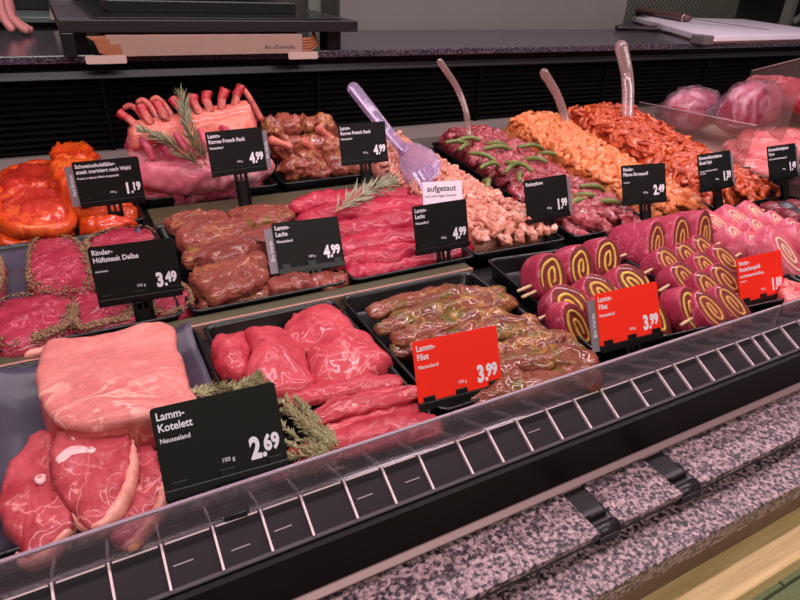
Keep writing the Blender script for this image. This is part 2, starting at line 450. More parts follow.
def railpt(s, up=0): # s from 0 (top) to 1 (bottom)
    return (.4326 - .039 * s - up * .45, -.0135 - .02 * s + up * .9)
for x in DIVX:
    bm = bmesh.new(); a = railpt(.0, .0); b = railpt(.97, .0); c = railpt(.97, .0035); d = railpt(.0, .0035)
    prism(bm, [a, b, c, d], x - .0011, x + .0011)
    obj('divider', bm, DIVM, rail, smooth=False)
for x0, x1 in zip(DIVX, DIVX[1:]):
    bm = bmesh.new(); a = railpt(0); b = railpt(.035); c = railpt(.035, .0012); d = railpt(0, .0012)
    prism(bm, [a, b, c, d], x0 + .003, x1 - .003)
    obj('bay_edge', bm, DIVM, rail, smooth=False)
for x, s in ((.02, .5), (.115, .55), (.072, .62), (.205, .52), (.262, .55), (.435, .45), (.63, .5)):
    bm = bmesh.new(); a = railpt(s); b = railpt(s + .03); c = railpt(s + .03, .001); d = railpt(s, .001)
    prism(bm, [a, b, c, d], x - .009, x + .009); obj('label_slit', bm, plain('slit_grey', (150, 136, 146), .4), rail, smooth=False)
GUARD = clear('clear_acrylic', (228, 220, 226), .13, .07, .05)
GEDGE = plain('acrylic_edge', (150, 126, 140), .35, 0, .5)
gx = [(XL, -.32, 'clear acrylic front guard at the far left end of the counter'), (-.317, .933, 'long clear acrylic front guard before the chops and filets'), (.937, 2.2, 'clear acrylic front guard at the right, before the pale pink roulades')]
for x0, x1, lb in gx:
    if x1 < -.3: continue
    g = thing('acrylic_front_guard', lb, 'front guard', ((x0 + x1) / 2, .434, -.013), group='clear front guards')
    obj('guard_pane', box(x0, x1, .4328, .4355, -.013, .0275), GUARD, g, smooth=False)
    obj('guard_rim', box(x0, x1, .4322, .4361, .0275, .0305, bev=.0008), GEDGE, g, smooth=False)
    obj('end_edge', box(x1 - .002, x1, .4324, .4359, -.013, .0275), GEDGE, g, smooth=False)

# ---------------------------------------------------------------- behind the counter
obj_ = lambda *a, **k: obj(*a, smooth=False, **k)
cab = thing('back_cabinet', 'dark low cabinet behind the counter at far left, mostly hidden', 'cabinet', (-.2, 2.5, FLOORZ))
obj_('body', box(-1.2, .62, 2.42, 2.9, FLOORZ, .255, bev=.004), plain('cab_dark', (44, 50, 50), .4), cab)
obj_('shelf_top', box(-1.2, .62, 2.36, 2.9, .255, .272, bev=.003), plain('cab_shelf', (112, 126, 122), .35), cab)
obj_('lower_edge', box(-1.2, .62, 2.35, 2.42, .19, .222, bev=.003), plain('cab_edge', (104, 98, 84), .5), cab)
obj_('upper_box', box(-1.2, .62, 2.6, 2.9, .272, .7, bev=.004), plain('cab_black', (20, 22, 24), .4), cab)
n = obj_('paper_note', box(.035, .095, 2.352, 2.356, .262, .40), plain('note_paper', (214, 190, 184), .7))
n.rotation_euler = (0, radians(5), 0)
tag(n, 'pale paper note hanging on the dark cabinet left of the scale', 'note')
o = obj_('grey_post', box(.885, .935, 2.34, 2.39, FLOORZ, .75, bev=.004), plain('post_green', (124, 132, 122), .5)); tag(o, 'grey green post standing behind the right end of the scale', 'post')
o = obj_('privacy_screen', box(.95, 2.36, 2.20, 2.23, FLOORZ, .8, bev=.002), plain('panel_grey', (120, 114, 110), .6, var=.06, vscale=6)); tag(o, 'plain warm grey panel standing behind the granite worktop', 'screen')
# basket weave screen and grey bench at the right
t = NT('weave'); v = t.coords((1, 1, 1), rand=False)
ck = t.n('ShaderNodeTexChecker'); ck.inputs['Scale'].default_value = 62; ck.inputs['Color1'].default_value = lin((104, 106, 92)); ck.inputs['Color2'].default_value = lin((66, 68, 60)); t.l(v, ck.inputs['Vector'])
t.bsdf(ck.outputs[0], .6)
s = obj_('woven_screen', box(2.34, 3.75, 2.62, 2.65, FLOORZ, .9), t.m); tag(s, 'green grey woven screen behind the white cutting board', 'screen')
b = thing('grey_bench', 'grey bench frame with a slanting brace at the far top right', 'bench', (4.1, 2.7, FLOORZ))
GM = plain('bench_grey', (112, 108, 102), .5)
obj_('tabletop', box(3.85, 5.2, 2.3, 2.95, .46, .5, bev=.004), GM, b)
obj_('post', box(3.85, 3.9, 2.35, 2.4, FLOORZ, .46, bev=.003), GM, b)
bm = bmesh.new(); tube(bm, [(3.92, 2.36, .27), (4.35, 2.36, .46)], .022, 8, capr=False); obj('brace', bm, GM, b)
obj_('back_board', box(3.9, 5.2, 2.9, 2.94, FLOORZ, .46), plain('bench_dark', (58, 54, 50), .6), b)

# weighing scale platform
sc = thing('weighing_scale', 'black weighing scale platform standing on the granite worktop at upper left', 'scale', (.39, 1.85, .254))
SM = plain('scale_black', (20, 19, 21), .3, 0, .5)
obj_('platform', box(.036, .743, 1.6, 2.16, .304, .331, bev=.0025), plain('scale_dark', (26, 21, 23), .4), sc)
obj_('side_rim', box(.036, .10, 1.604, 2.16, .331, .333, bev=.001), plain('scale_rim', (74, 66, 74), .35, .2), sc)
obj_('weighing_plate', box(.115, .70, 1.612, 2.1, .331, .3345, bev=.001), plain('scale_plate', (7, 7, 8), .25, 0, .4), sc)
obj_('housing', box(.16, .60, 1.84, 2.12, .3345, .66, bev=.006), SM, sc)
obj_('display_head', box(.19, .56, 1.80, 1.84, .385, .66, bev=.004), plain('scale_glass', (8, 8, 9), .15), sc)
obj_('plate_step', box(.15, .625, 1.75, 1.9, .3345, .362, bev=.003), SM, sc)
for x in (.05, .68): obj_('foot', box(x, x + .04, 1.66, 1.72, .254, .304, bev=.003), SM, sc)
obj_('side_wall', box(.036, .062, 1.602, 1.70, .2545, .304, bev=.002), SM, sc)
# paper stack under the scale
KR = plain('kraft', (158, 126, 114), .75, var=.1, vscale=20); KO = plain('kraft_orange', (150, 88, 56), .7, var=.15, vscale=25)
pp = thing('wrapping_paper_stack', 'stack of brownish wrapping paper lying under the black scale', 'paper stack', (.33, 1.66, .254))
obj_('stack', box(.125, .585, 1.597, 1.80, .2545, .2995, bev=.001), KR, pp)
bm = bmesh.new()
for i in range(5):
    z = .2595 + i * .0068
    tube(bm, [(.585, 1.602, z), (.615, 1.612, z + .001), (.645 - i * .003, 1.64, z + .012), (.655, 1.70, z + .012)], [.0045, .004, .0035, .003], 6, capr=False)
obj('folded_end', bm, KO, pp)
bm = bmesh.new()
for q in ([(.085, 1.600, .297), (.235, 1.598, .3005), (.135, 1.597, .287), (.098, 1.5975, .288)], [(.098, 1.5965, .292), (.132, 1.5965, .291), (.128, 1.5965, .2555), (.106, 1.5965, .263)], [(.122, 1.5958, .28), (.152, 1.5958, .281), (.155, 1.5958, .257), (.125, 1.5958, .255)]):
    vs = [bm.verts.new(p) for p in q]; f = bm.faces.new(vs)
    r = bmesh.ops.extrude_face_region(bm, geom=[f]); 
    for e in r['geom']:
        if isinstance(e, bmesh.types.BMVert): e.co.y += .006
obj('torn_fold', bm, KO, pp, smooth=False)
TB = plain('paper_tab', (188, 160, 150), .7)
for x0, x1 in ((.075, .16), (.545, .625)):
    bm = bmesh.new(); loft(bm, [[(px, 1.592, pz) for px, pz in rrect(x0, x1, .2405, .258, .004)], [(px, 1.596, pz) for px, pz in rrect(x0, x1, .2405, .258, .004)]])
    obj('corner_tab', bm, TB, pp, smooth=False)

# lettering
TXT = {}
def text_mesh(s, size, sx=1.0, bold=0, align='LEFT'):
    key = (s, round(size, 5), sx, bold, align)
    if key in TXT: return TXT[key]
    cu = bpy.data.curves.new('t', 'FONT'); cu.body = s; cu.size = size; cu.offset = bold; cu.align_x = align; cu.resolution_u = 3; cu.extrude = .00012
    o = bpy.data.objects.new('t', cu); COL.objects.link(o)
    dg = bpy.context.evaluated_depsgraph_get(); dg.update()
    me = bpy.data.meshes.new_from_object(o.evaluated_get(dg))
    bpy.data.objects.remove(o); bpy.data.curves.remove(cu)
    me.transform(Matrix.Rotation(pi / 2, 4, 'X') @ Matrix.Diagonal((sx, 1, 1, 1)))
    TXT[key] = me; return me
def lettering(name, s, size, x, y, z, parent, m=LETTER, sx=1.0, bold=0, align='LEFT', roty=0):
    me = text_mesh(s, size, sx, bold, align)
    if me.users: me = me.copy(); me.materials.clear()
    o = obj(name, me, m, parent); o.location = (x, y, z); o.rotation_euler = (0, roty, 0); return o
w = lettering('handwriting', 'Ar.-Domola', .013, .485 - .33, 1.5966 - 1.66, .266 - .254, pp, LETTERD, 1.25)

# cutting board with knives
cb = thing('cutting_board', 'white cutting board with dark corner feet on the worktop at right', 'cutting board', (2.75, 1.95, .254), (0, 0, radians(8)))
WB = plain('board_white', (232, 218, 232), .35, var=.05, vscale=5)
def lbox(*a, **k): return box(*a, **k)
cbm = Matrix.Rotation(radians(-8), 4, 'Z')
pts = [Vector((2.165, 1.615)), Vector((3.15, 1.665)), Vector((3.45, 2.35)), Vector((2.70, 2.46))]
def quadslab(pts, z0, z1, sh=0):
    c = sum(pts, Vector((0, 0))) / len(pts)
    q = [c + (p - c) * (1 - sh) for p in pts]
    bm = bmesh.new(); loft(bm, [[(p.x, p.y, z0) for p in q], [(p.x, p.y, z1) for p in q]])
    bmesh.ops.bevel(bm, geom=bm.edges[:], offset=.003, segments=2, affect='EDGES'); return bm
cb.rotation_euler = (0, 0, 0)
obj_('board', quadslab(pts, .262, .284), WB, cb)
obj_('underboard', quadslab(pts, .2545, .262, .02), plain('board_pink', (196, 128, 126), .5), cb)  # pink lamp light on the board's front edge, put into this layer's colour
for px, py in ((2.172, 1.625), (2.70, 2.40)):
    obj_('corner_foot', box(px - .028, px + .028, py - .03, py + .03, .2545, .2865, bev=.006), plain('foot_grey', (98, 88, 92), .5), cb)
def knife(h0, h1, tip, r, hm, label, wid):
    k = thing('kitchen_knife', label, 'knife', h1, group='knives on the worktop')
    h0, h1, tip = Vector(h0), Vector(h1), Vector(tip)
    bm = bmesh.new(); tube(bm, [h0, h0.lerp(h1, .5) , h1], [r, r * .86, r * 1.0], 12, flat=.7); obj('handle', bm, hm, k)
    d = (tip - h1).normalized(); s = Vector((-d.y, d.x, 0)).normalized()
    bm = bmesh.new(); rings = []
    for tt, w in ((0, 1), (.5, .9), (.8, .65), (.95, .3), (1, .05)):
        p = h1.lerp(tip, tt); rings.append([p + s * wid * w * .6, p + Vector((0, 0, .0012)), p - s * wid * w * .4, p - Vector((0, 0, .0012))])
    loft(bm, rings); obj('blade', bm, plain('blade_steel', (150, 140, 150), .25, .9), k, smooth=False)
    bm = bmesh.new(); tube(bm, [h1 - d * .01, h1 + d * .014], [r * 1.05, r * .8], 10, flat=.7, capr=False); obj('bolster', bm, plain('bolster', (190, 180, 186), .3, .9), k)
HB = plain('handle_brown', (96, 62, 60), .45); HD = plain('handle_dark', (40, 28, 28), .4)
knife(at(638, 10, .302), at(686, 18, .302), at(770, 30, .287), .027, HB, 'long knife with brown handle lying across the white cutting board', .022)
knife(at(619, 27.5, .266), at(657, 29, .266), at(700, 39, .258), .018, HD, 'dark handled knife lying in front of the white cutting board', .022)

# a hand resting on the worktop (the person stands behind the counter, out of frame)
SKIN = plain('skin', (206, 128, 128), .5, coat=.1, var=.08, vscale=40)
per = thing('person', 'person behind the counter resting one bare hand on the granite at far left', 'person', (-.06, 2.07, .254))
def skin_chain(bm_pts, edges, radii):
    me = bpy.data.meshes.new('s'); me.from_pydata(bm_pts, edges, [])
    o = bpy.data.objects.new('s', me); COL.objects.link(o)
    md = o.modifiers.new('k', 'SKIN'); 
    for i, r in enumerate(radii): me.skin_vertices[0].data[i].radius = r if hasattr(r, '__len__') else (r, r)
    me.skin_vertices[0].data[0].use_root = True
    sb = o.modifiers.new('s', 'SUBSURF'); sb.levels = 2; sb.render_levels = 2
    dg = bpy.context.evaluated_depsgraph_get(); dg.update()
    res = bpy.data.meshes.new_from_object(o.evaluated_get(dg)); bpy.data.objects.remove(o); return res
hp = [(-.20, 2.20, .62), (-.13, 2.13, .46), (-.085, 2.085, .355), (-.073, 2.07, .318)]; he = [(0, 1), (1, 2), (2, 3)]; hr = [.043, .036, (.028, .034), (.024, .04)]
fing = [((-.064, 2.035, .296), (-.045, 2.020, .275), (-.026, 2.012, .264)), ((-.060, 2.055, .293), (-.038, 2.043, .272), (-.017, 2.036, .2635)), ((-.061, 2.075, .293), (-.040, 2.067, .272), (-.020, 2.062, .2635)), ((-.066, 2.096, .295), (-.049, 2.093, .275), (-.032, 2.09, .2635)), ((-.082, 2.02, .318), (-.075, 1.995, .290), (-.062, 1.985, .267))]
for f in fing:
    b0 = len(hp); prev = 3 if f is not fing[4] else 2
    for k, p in enumerate(f): hp.append(p); he.append((prev, b0 + k)); prev = b0 + k; hr.append((.0125, .0118, .0105)[k])
hm = skin_chain(hp, he, hr)
bm = bmesh.new(); bm.from_mesh(hm); obj('body', bm, SKIN, per)

# ---------------------------------------------------------------- trays
def tray(name, label, c4, depth=.03, m=TRAYM, cat='tray', group='black meat trays', r=.016):
    """c4: four rim corners (front-left, front-right, back-right, back-left); rim at z=0"""
    c4 = [Vector((p[0], p[1])) for p in c4]
    def ring(off, z, rr):
        out = []
        n = 4
        for i in range(4):
            p = c4[i]; a = (c4[i - 1] - p).normalized(); b = (c4[(i + 1) % 4] - p).normalized()
            q = p + (a + b) * off
            e0 = q + a * rr; e1 = q + b * rr
            for k in range(6):
                t_ = k / 5; w = (e0 * (1 - t_) ** 2 + q * 2 * t_ * (1 - t_) + e1 * t_ * t_); out.append((w.x, w.y, z))
        return out
    bm = bmesh.new()
    loft(bm, [ring(.010, -depth - .003, .012), ring(.004, -.006, r), ring(.0005, -.003, r), ring(0, -.001, r), ring(.001, .0005, r), ring(.003, .0008, r), ring(.0055, -.0005, r), ring(.0075, -.004, r), ring(.012, -depth + .004, .012), ring(.016, -depth, .010)])
    o = obj(name, bm, m); return tag(o, label, cat, group)
def R4(x0, x1, y0, y1, yaw=0):
    c = Vector(((x0 + x1) / 2, (y0 + y1) / 2)); a = radians(yaw); out = []
    for x, y in ((x0, y0), (x1, y0), (x1, y1), (x0, y1)):
        d = Vector((x, y)) - c; out.append((c.x + d.x * cos(a) - d.y * sin(a), c.y + d.x * sin(a) + d.y * cos(a)))
    return out
tray('meat_tray', 'black tray with pork roast and lamb chops at lower left', R4(-.155, .113, .47, .784))
tray('meat_tray', 'black tray of pink lamb chunks and strips, second in the front row', R4(.121, .326, .47, .784))
tray('meat_tray', 'black tray of green marinated lamb filets, third in the front row', R4(.335, .585, .47, .784))
tray('meat_tray', 'black tray of peppered rump steaks, left of the middle row', R4(-.20, .105, .826, 1.195))
tray('meat_tray', 'black tray of green marinated lamb loins in the middle row', R4(.115, .372, .826, 1.195))
tray('meat_tray', 'black tray of dark red lamb loins under the rosemary', R4(.380, .632, .826, 1.195))
tray('meat_tray', 'black tray of orange marinated pork steaks at far left', R4(-.26, .112, 1.235, 1.595))
tray('meat_tray', 'black tray under the upright rack of lamb', R4(.122, .425, 1.345, 1.6))
tray('meat_tray', 'black tray under the marinated lamb rib chops', R4(.435, .735, 1.345, 1.6))
tray('meat_tray', 'long black tray of pale sliced meat behind the aufgetaut card', R4(.645, .865, .826, 1.59, -2))
TQ = {'beef': [(.872, .822), (1.085, .822), (1.20, 1.56), (.968, 1.56)], 'chicken': [(1.095, .822), (1.30, .822), (1.455, 1.58), (1.21, 1.57)], 'pork': [(1.31, .822), (1.585, .822), (1.80, 1.58), (1.465, 1.585)]}
tray('meat_tray', 'long black tray of beef strips with green beans', TQ['beef'])
tray('meat_tray', 'long black tray of pale orange marinated chicken pieces', TQ['chicken'])
tray('meat_tray', 'long black tray of dark orange shredded pork', TQ['pork'])
tray('meat_tray', 'black tray of yellow filled roulade skewers in the front row', R4(.62, .888, .475, .795, -6))
tray('meat_tray', 'black tray of tan filled roulade skewers behind the red 1.89 sign', R4(.897, 1.14, .475, .795, -6))
tray('meat_tray', 'black tray of pale pink cream filled roulades at the right edge', R4(1.15, 1.48, .475, .795, -6))
tray('meat_tray', 'black tray of dark meat skewers at the far right edge', R4(1.60, 1.95, .70, 1.02, -8))
PALE = plain('pale_tray', (205, 182, 168), .4)
tray('meat_tray', 'pale beige tray holding vacuum packed meat at the right', [(1.66, 1.03), (2.9, 1.03), (3.1, 1.6), (1.88, 1.6)], m=PALE)

# clear divider panels with top edges that rise towards the front
def divider(p0, p1, z0, z1, lb, zb=-.03):
    a, b = Vector((p0[0], p0[1], 0)), Vector((p1[0], p1[1], 0)); d = (b - a).normalized(); s = Vector((-d.y, d.x, 0)) * .0015
    g = thing('acrylic_divider', lb, 'divider', (a.x, a.y, zb), group='clear dividers')
    def pl(zl0, zh0, zl1, zh1, w):
        bm = bmesh.new(); loft(bm, [[a + s * w + Vector((0, 0, zl0)), a + s * w + Vector((0, 0, zh0)), b + s * w + Vector((0, 0, zh1)), b + s * w + Vector((0, 0, zl1))], [a - s * w + Vector((0, 0, zl0)), a - s * w + Vector((0, 0, zh0)), b - s * w + Vector((0, 0, zh1)), b - s * w + Vector((0, 0, zl1))]]); return bm
    obj('pane', pl(zb, z0, zb, z1, 1), clear('clear_divider', (238, 230, 230), .05, .09, .05, (230, 205, 195)), g, smooth=False)
    obj('top_edge', pl(z0, z0 + .0025, z1, z1 + .0025, 1.2), plain('edge_pale', (206, 186, 186), .3), g, smooth=False)
divider((1.895, 1.61), (1.62, .98), .06, .135, 'clear acrylic divider between shredded pork and vacuum packed meat')
q0, q1 = aty(752, 71, 1.38), aty(812, 56, 1.08)
divider(q0, q1, q0.z, q1.z, 'clear acrylic divider by the red tenderloin at the far right')

# ---------------------------------------------------------------- price signs
def sign(pos, yaw, lean, W, Hh, S, red, lines, price, label, side=None, sidetext=None, unit='100 g', hold=True):
    """pos: bottom middle of the panel; S: stem length to the foot"""
    v = Vector((-sin(yaw) * sin(lean), cos(yaw) * sin(lean), cos(lean)))
    foot = Vector(pos) - v * S
    g = thing('price_sign', label, 'price sign', foot, (-lean, 0, yaw), group='price signs')
    bm = bmesh.new(); loft(bm, [[(x, -.0006, z) for x, z in rrect(-W / 2, W / 2, S, S + Hh, .0035, 4)], [(x, .0008, z) for x, z in rrect(-W / 2, W / 2, S, S + Hh, .0035, 4)]])
    p = obj('panel', bm, SIGNR if red else SIGNB, g, smooth=False, local=True)
    k = W / .118
    z = S + Hh - .0125 * k
    for s, sz, b in lines:
        lettering('small_print' if sz < .0055 else 'product_name', s, sz * k, -W / 2 + .004 * k, -.0008, z, g, sx=.88, bold=.00020 * (sz / .0105) ** 2 if b else .00003)
        z -= sz * 1.04 * k
    big, small = price
    x1 = W / 2 - .005 * k
    lettering('price', small, .0215 * k, x1, -.0008, S + .0165 * k, g, sx=.74, bold=.0010, align='RIGHT')
    lettering('price', big, .029 * k, x1 - .0192 * k, -.0008, S + .0115 * k, g, sx=.72, bold=.0014, align='RIGHT')
    lettering('price', '.', .026 * k, x1 - .0186 * k, -.0008, S + .0115 * k, g, sx=.8, bold=.0010)
    if unit: lettering('unit_text', unit, .0058 * k, -.004 * k, -.0008, S + .0155 * k, g)
    # holder
    hb = box(-W * .5, W * .5, -.0035, .0035, S - .0075, S + .003, bev=.001)
    h = obj('holder', hb, BLACK, g, smooth=False, local=True)
    for cx in (-W * .38, 0, W * .4):
        obj('clip', box(cx - .0075 * k, cx + .0075 * k, -.0032, -.0008, S, S + .0095 * k, bev=.0006), BLACK, h, smooth=False, local=True)
    if S > .02:
        w = .0138
        bm = bmesh.new()
        add_box(bm, -w, -w + .0065, -.0025, .0025, .004, S - .003)
        add_box(bm, w - .0065, w, -.0025, .0025, .004, S - .003)
        add_box(bm, -.0018, .0018, -.002, .002, .004, S - .003)
        add_box(bm, -w, w, -.0025, .0025, .0, max(.006, S - .022))
        add_box(bm, -w - .001, w + .001, -.0035, .0035, S - .008, S - .003)
        obj('stem', bm, BLACK, g, smooth=False, local=True)
        bm = box(-.011, .011, -.006, .008, -.001, .005, bev=.001); obj('foot', bm, BLACK, g, smooth=False, local=True)
    if side:
        x0, x1_ = (-W / 2 - .0135, -W / 2 + .001) if side == 'L' else (W / 2 - .001, W / 2 + .0105)
        bm = bmesh.new(); loft(bm, [[(x, .001, zq) for x, zq in rrect(x0, x1_, S - .004, S + Hh - .008, .001, 3)], [(x, .002, zq) for x, zq in rrect(x0, x1_, S - .004, S + Hh - .008, .001, 3)]])
        st = obj('side_tag', bm, TAGM, g, smooth=False, local=True)
        if sidetext: lettering('tag_text', sidetext, .0085, (x0 + x1_) / 2 + .003, .0008, S + .016, st, roty=-pi / 2)
    return g
L1 = lambda a, b, c, s1=.0105: [(a, s1, 1), (b, s1, 1), (c, .0066, 1)]
SG = [
 ((.077, .455, .021), -.06, .50, .119, .0825, .04, 0, L1('Lamm-', 'Kotelett', 'Neuseeland'), ('2', '69'), 'black price sign reading Lamm-Kotelett 2.69, largest and nearest at lower left', None, None),
 ((.0535, .852, .029), -.06, .2, .114, .080, .05, 0, [('Rinder-', .0105, 1), ('Hüftsteak Dallas', .0105, 1), ('', .004, 0), ('mariniert', .0052, 0)], ('3', '49'), 'black price sign reading Rinder-Hüftsteak Dallas 3.49', None, None),
 ((.0595, 1.235, .045), .02, .07, .115, .079, .07, 0, [('Schweineholzfäller-', .0103, 1), ('steak mariniert nach Wahl', .0103, 1), ('Frisch in deinem Markt hergestellt', .006, 1)], ('1', '19'), 'black price sign reading steak mariniert 1.19 beside the orange steaks', 'L', 'Red Britton'),
 ((.305, 1.225, .082), .1, .22, .118, .081, .09, 0, L1('Lamm-', 'Karree French Rack', 'Neuseeland'), ('4', '99'), 'black price sign reading Karree French Rack 4.99 before the upright lamb rack', 'R', 'Bio Verde'),
 ((.59, 1.224, .075), 0, .28, .116, .082, .085, 0, L1('Lamm-', 'Karree French Rack', 'Neuseeland'), ('4', '99'), 'black price sign reading Karree French Rack 4.99 crossed by the pale plastic fork', None, None),
 ((.328, .880, .013), -.08, .48, .1155, .079, .05, 0, L1('Lamm-', 'Lachs', 'Neuseeland'), ('4', '99'), 'black price sign reading Lamm-Lachs 4.99 with grey side tag, left of the red loins', 'L', 'Bio Verde'),
 ((.566, .843, .023), 0, .3, .113, .080, .055, 0, L1('Lamm-', 'Lachs', 'Neuseeland'), ('4', '99'), 'black price sign reading Lamm-Lachs 4.99 below the white aufgetaut card', None, None),
 ((.832, .866, .035), .05, .37, .115, .0785, .06, 0, [('Rinderpfanne', .0098, 1)], ('1', '99'), 'black price sign reading Rinderpfanne 1.99 before the beef and beans', 'R', None),
 ((1.088, .85, .041), -.15, .41, .117, .078, .06, 0, [('Rinder-', .0105, 1), ('Pfanne Stroganoff', .0105, 1), ('', .004, 0), ('mariniert', .005, 0)], ('2', '49'), 'black price sign reading Pfanne Stroganoff 2.49 before the pale orange chicken', None, None),
 ((1.29, .826, .056), .02, .43, .117, .0775, .06, 0, [('Schweinefleischpfanne', .0105, 1), ('Greek Style', .0105, 1), ('', .006, 0), ('mariniert mit Paprika und Zwiebel', .005, 0), ('zum Braten', .005, 0)], ('1', '39'), 'black price sign reading Greek Style 1.39 before the shredded orange pork', 'R', None),
 ((1.576, .843, .045), .0, .44, .117, .0775, .06, 0, [('Schweinefleischpfanne', .0105, 1), ('Gyros', .0105, 1), ('Frisch in deinem Markt hergestellt', .006, 1)], ('1', '49'), 'black price sign reading Gyros 1.49 at the right edge', 'R', None),
 ((.372, .484, .004), -.07, .40, .118, .0785, .03, 1, L1('Lamm-', 'Filet', 'Neuseeland'), ('3', '99'), 'red price sign reading Lamm-Filet 3.99 before the green marinated filets', None, None),
 ((.668, .484, .006), -.06, .45, .117, .0775, .032, 1, L1('Lamm-', 'Filet', 'Neuseeland'), ('3', '99'), 'red price sign reading Lamm-Filet 3.99 with grey side tag before the roulades', 'L', 'Bio Verde'),
 ((1.017, .505, -.013), -.04, .45, .116, .078, .03, 1, [('Rinder-', .0105, 1), ('Rouladenspieß', .0105, 1), ('mit Kräuterrahmfüllung', .0075, 1), ('mariniert', .0046, 0)], ('1', '89'), 'red price sign reading Rouladenspieß 1.89 before the tan filled roulades', None, None),
]
for pos, yaw, lean, W, Hh, S, red, lines, price, lb, side, st in SG: sign(pos, yaw, lean, W, Hh, S, red, lines, price, lb, side, st)
# white thawed-goods card
cp = at(443, 202, .045)
g = thing('info_card', 'small white card reading aufgetaut on the pale sliced meat', 'card', cp, (radians(-20), 0, radians(-12)))
bm = box(-.043, .043, -.0006, .0006, -.016, .042); obj('card', bm, plain('card_white', (244, 228, 244), .6), g, smooth=False, local=True)
lettering('card_text', 'aufgetaut', .0165, -.034, -.0009, .0225, g, LETTERD, 1.05, .0002)
lettering('card_text', 'zum sofortigen Verzehr', .0068, -.038, -.0009, .011, g, LETTERD, 1.05)

# ---------------------------------------------------------------- meat materials
M_CHOP = meat('lamb_chop', (160, 42, 54), (196, 82, 90), fat=(224, 140, 136), fatw=.009, fscale=15, scale=24, rough=.36)
M_FAT = meat('lamb_fat', (222, 128, 116), (240, 172, 154), scale=30, rough=.38, bstr=.25)
M_BONE = meat('cut_bone', (236, 170, 172), (248, 214, 212), scale=60, rough=.4)
M_ROAST = meat('pork_fat_cap', (196, 100, 98), (220, 134, 126), fat=(234, 168, 156), fatw=.02, fscale=16, scale=10, stretch=(1, 1.6, 1), rough=.42, bstr=.3, coat=.15)
M_ROASTM = meat('pork_meat', (186, 60, 66), (218, 100, 98), fat=(236, 160, 150), fatw=.02, fscale=20, scale=16)
M_LAMB = meat('lamb_chunk', (178, 42, 58), (214, 84, 94), fat=(228, 140, 140), fatw=.008, fscale=11, scale=14, rough=.33)
M_STRIP = meat('lamb_strip', (158, 32, 48), (196, 62, 76), fat=(216, 116, 118), fatw=.014, fscale=18, scale=16, stretch=(.5, 1.6, 1), rough=.33)
M_LACHS = meat('lamb_loin', (160, 16, 46), (194, 40, 72), fat=(222, 104, 116), fatw=.009, fscale=14, scale=16, stretch=(.45, 1.5, 1), rough=.32)
M_DAL = meat('rump_steak', (140, 22, 48), (176, 46, 72), fat=(210, 110, 130), fatw=.018, fscale=60, scale=26, rough=.42)
M_PEP = plain('pepper_brown', (150, 112, 80), .6, var=.55, vscale=260)
M_HERBM = meat('green_marinated', (122, 46, 36), (164, 78, 66), fat=(190, 124, 70), fatw=.016, fscale=18, scale=18, rough=.32, coat=.5, coat_r=.05, specks=(64, 60, 20), spscale=240, patch=(118, 92, 26), patch_at=.58, patch_scale=20, bstr=.62, glint=170)
M_HERBG = meat('green_marinated_filet', (112, 46, 34), (152, 78, 58), fat=(180, 126, 60), fatw=.02, fscale=18, scale=18, rough=.32, coat=.5, coat_r=.05, specks=(70, 66, 20), spscale=240, patch=(104, 88, 20), patch_at=.52, patch_scale=22, bstr=.62, glint=170)
M_ORANGE = meat('orange_marinated', (196, 42, 14), (232, 84, 14), fat=(238, 120, 40), fatw=.03, fscale=16, scale=16, rough=.25, coat=.7, specks=(120, 30, 8), spscale=260, spth=.2, bstr=.5)
M_RED = meat('orange_steak_meat', (188, 34, 22), (208, 62, 46), fat=(232, 92, 40), fatw=.03, fscale=20, scale=18, rough=.25, coat=.7, bstr=.5)
M_RACK = meat('rack_meat', (178, 44, 74), (218, 96, 120), fat=(244, 180, 190), fatw=.03, fscale=14, scale=12, rough=.3)
M_RACKF = meat('rack_fat', (222, 104, 94), (238, 140, 122), scale=14, rough=.4)
M_RIB = meat('rib_bone', (168, 62, 56), (212, 112, 100), scale=40, rough=.4)
M_RIBT = plain('rib_tip', (186, 40, 50), .4, var=.2, vscale=90)
M_RIBM = meat('rib_chop_marinated', (132, 54, 38), (180, 92, 74), fat=(206, 140, 84), fatw=.02, fscale=18, scale=18, rough=.22, coat=.8, specks=(62, 56, 22), spscale=230, patch=(150, 112, 40), patch_at=.6, bstr=.5, glint=120)
M_BEEF = meat('beef_strip', (142, 30, 44), (190, 78, 88), fat=(206, 136, 140), fatw=.03, fscale=40, scale=40, rough=.26, coat=.6, patch=(196, 52, 64), patch_at=.55, patch_scale=30, vary=.8, glint=140)
M_CHK = meat('chicken_marinated', (222, 100, 50), (240, 154, 98), scale=50, rough=.26, coat=.6, specks=(190, 60, 20), spscale=300, spth=.2)
M_SHR = meat('pork_shredded', (164, 44, 20), (212, 82, 36), scale=60, rough=.25, coat=.6, fat=(232, 120, 60), fatw=.03, fscale=60)
M_PALEM = meat('sliced_pale', (196, 104, 86), (224, 150, 126), scale=60, rough=.32, coat=.4, fat=(244, 200, 184), fatw=.03, fscale=60)
M_ROLL = meat('roulade_meat', (160, 34, 66), (196, 66, 96), fat=(220, 120, 140), fatw=.012, fscale=20, scale=16, rough=.36, coat=.25)
M_ROLLC = meat('roulade_cut', (98, 26, 28), (136, 50, 44), scale=60, rough=.4)
M_ROLLP = meat('roulade_pale', (206, 76, 104), (230, 122, 142), fat=(240, 170, 180), fatw=.014, fscale=20, scale=16, rough=.36)
M_ROLLPC = meat('roulade_pale_cut', (196, 70, 92), (222, 112, 122), scale=50, rough=.38)
F_YEL = meat('filling_mustard', (206, 160, 56), (228, 194, 100), scale=90, rough=.5, coat=0)
F_TAN = meat('filling_tan', (196, 130, 62), (216, 158, 92), scale=90, rough=.5, coat=0)
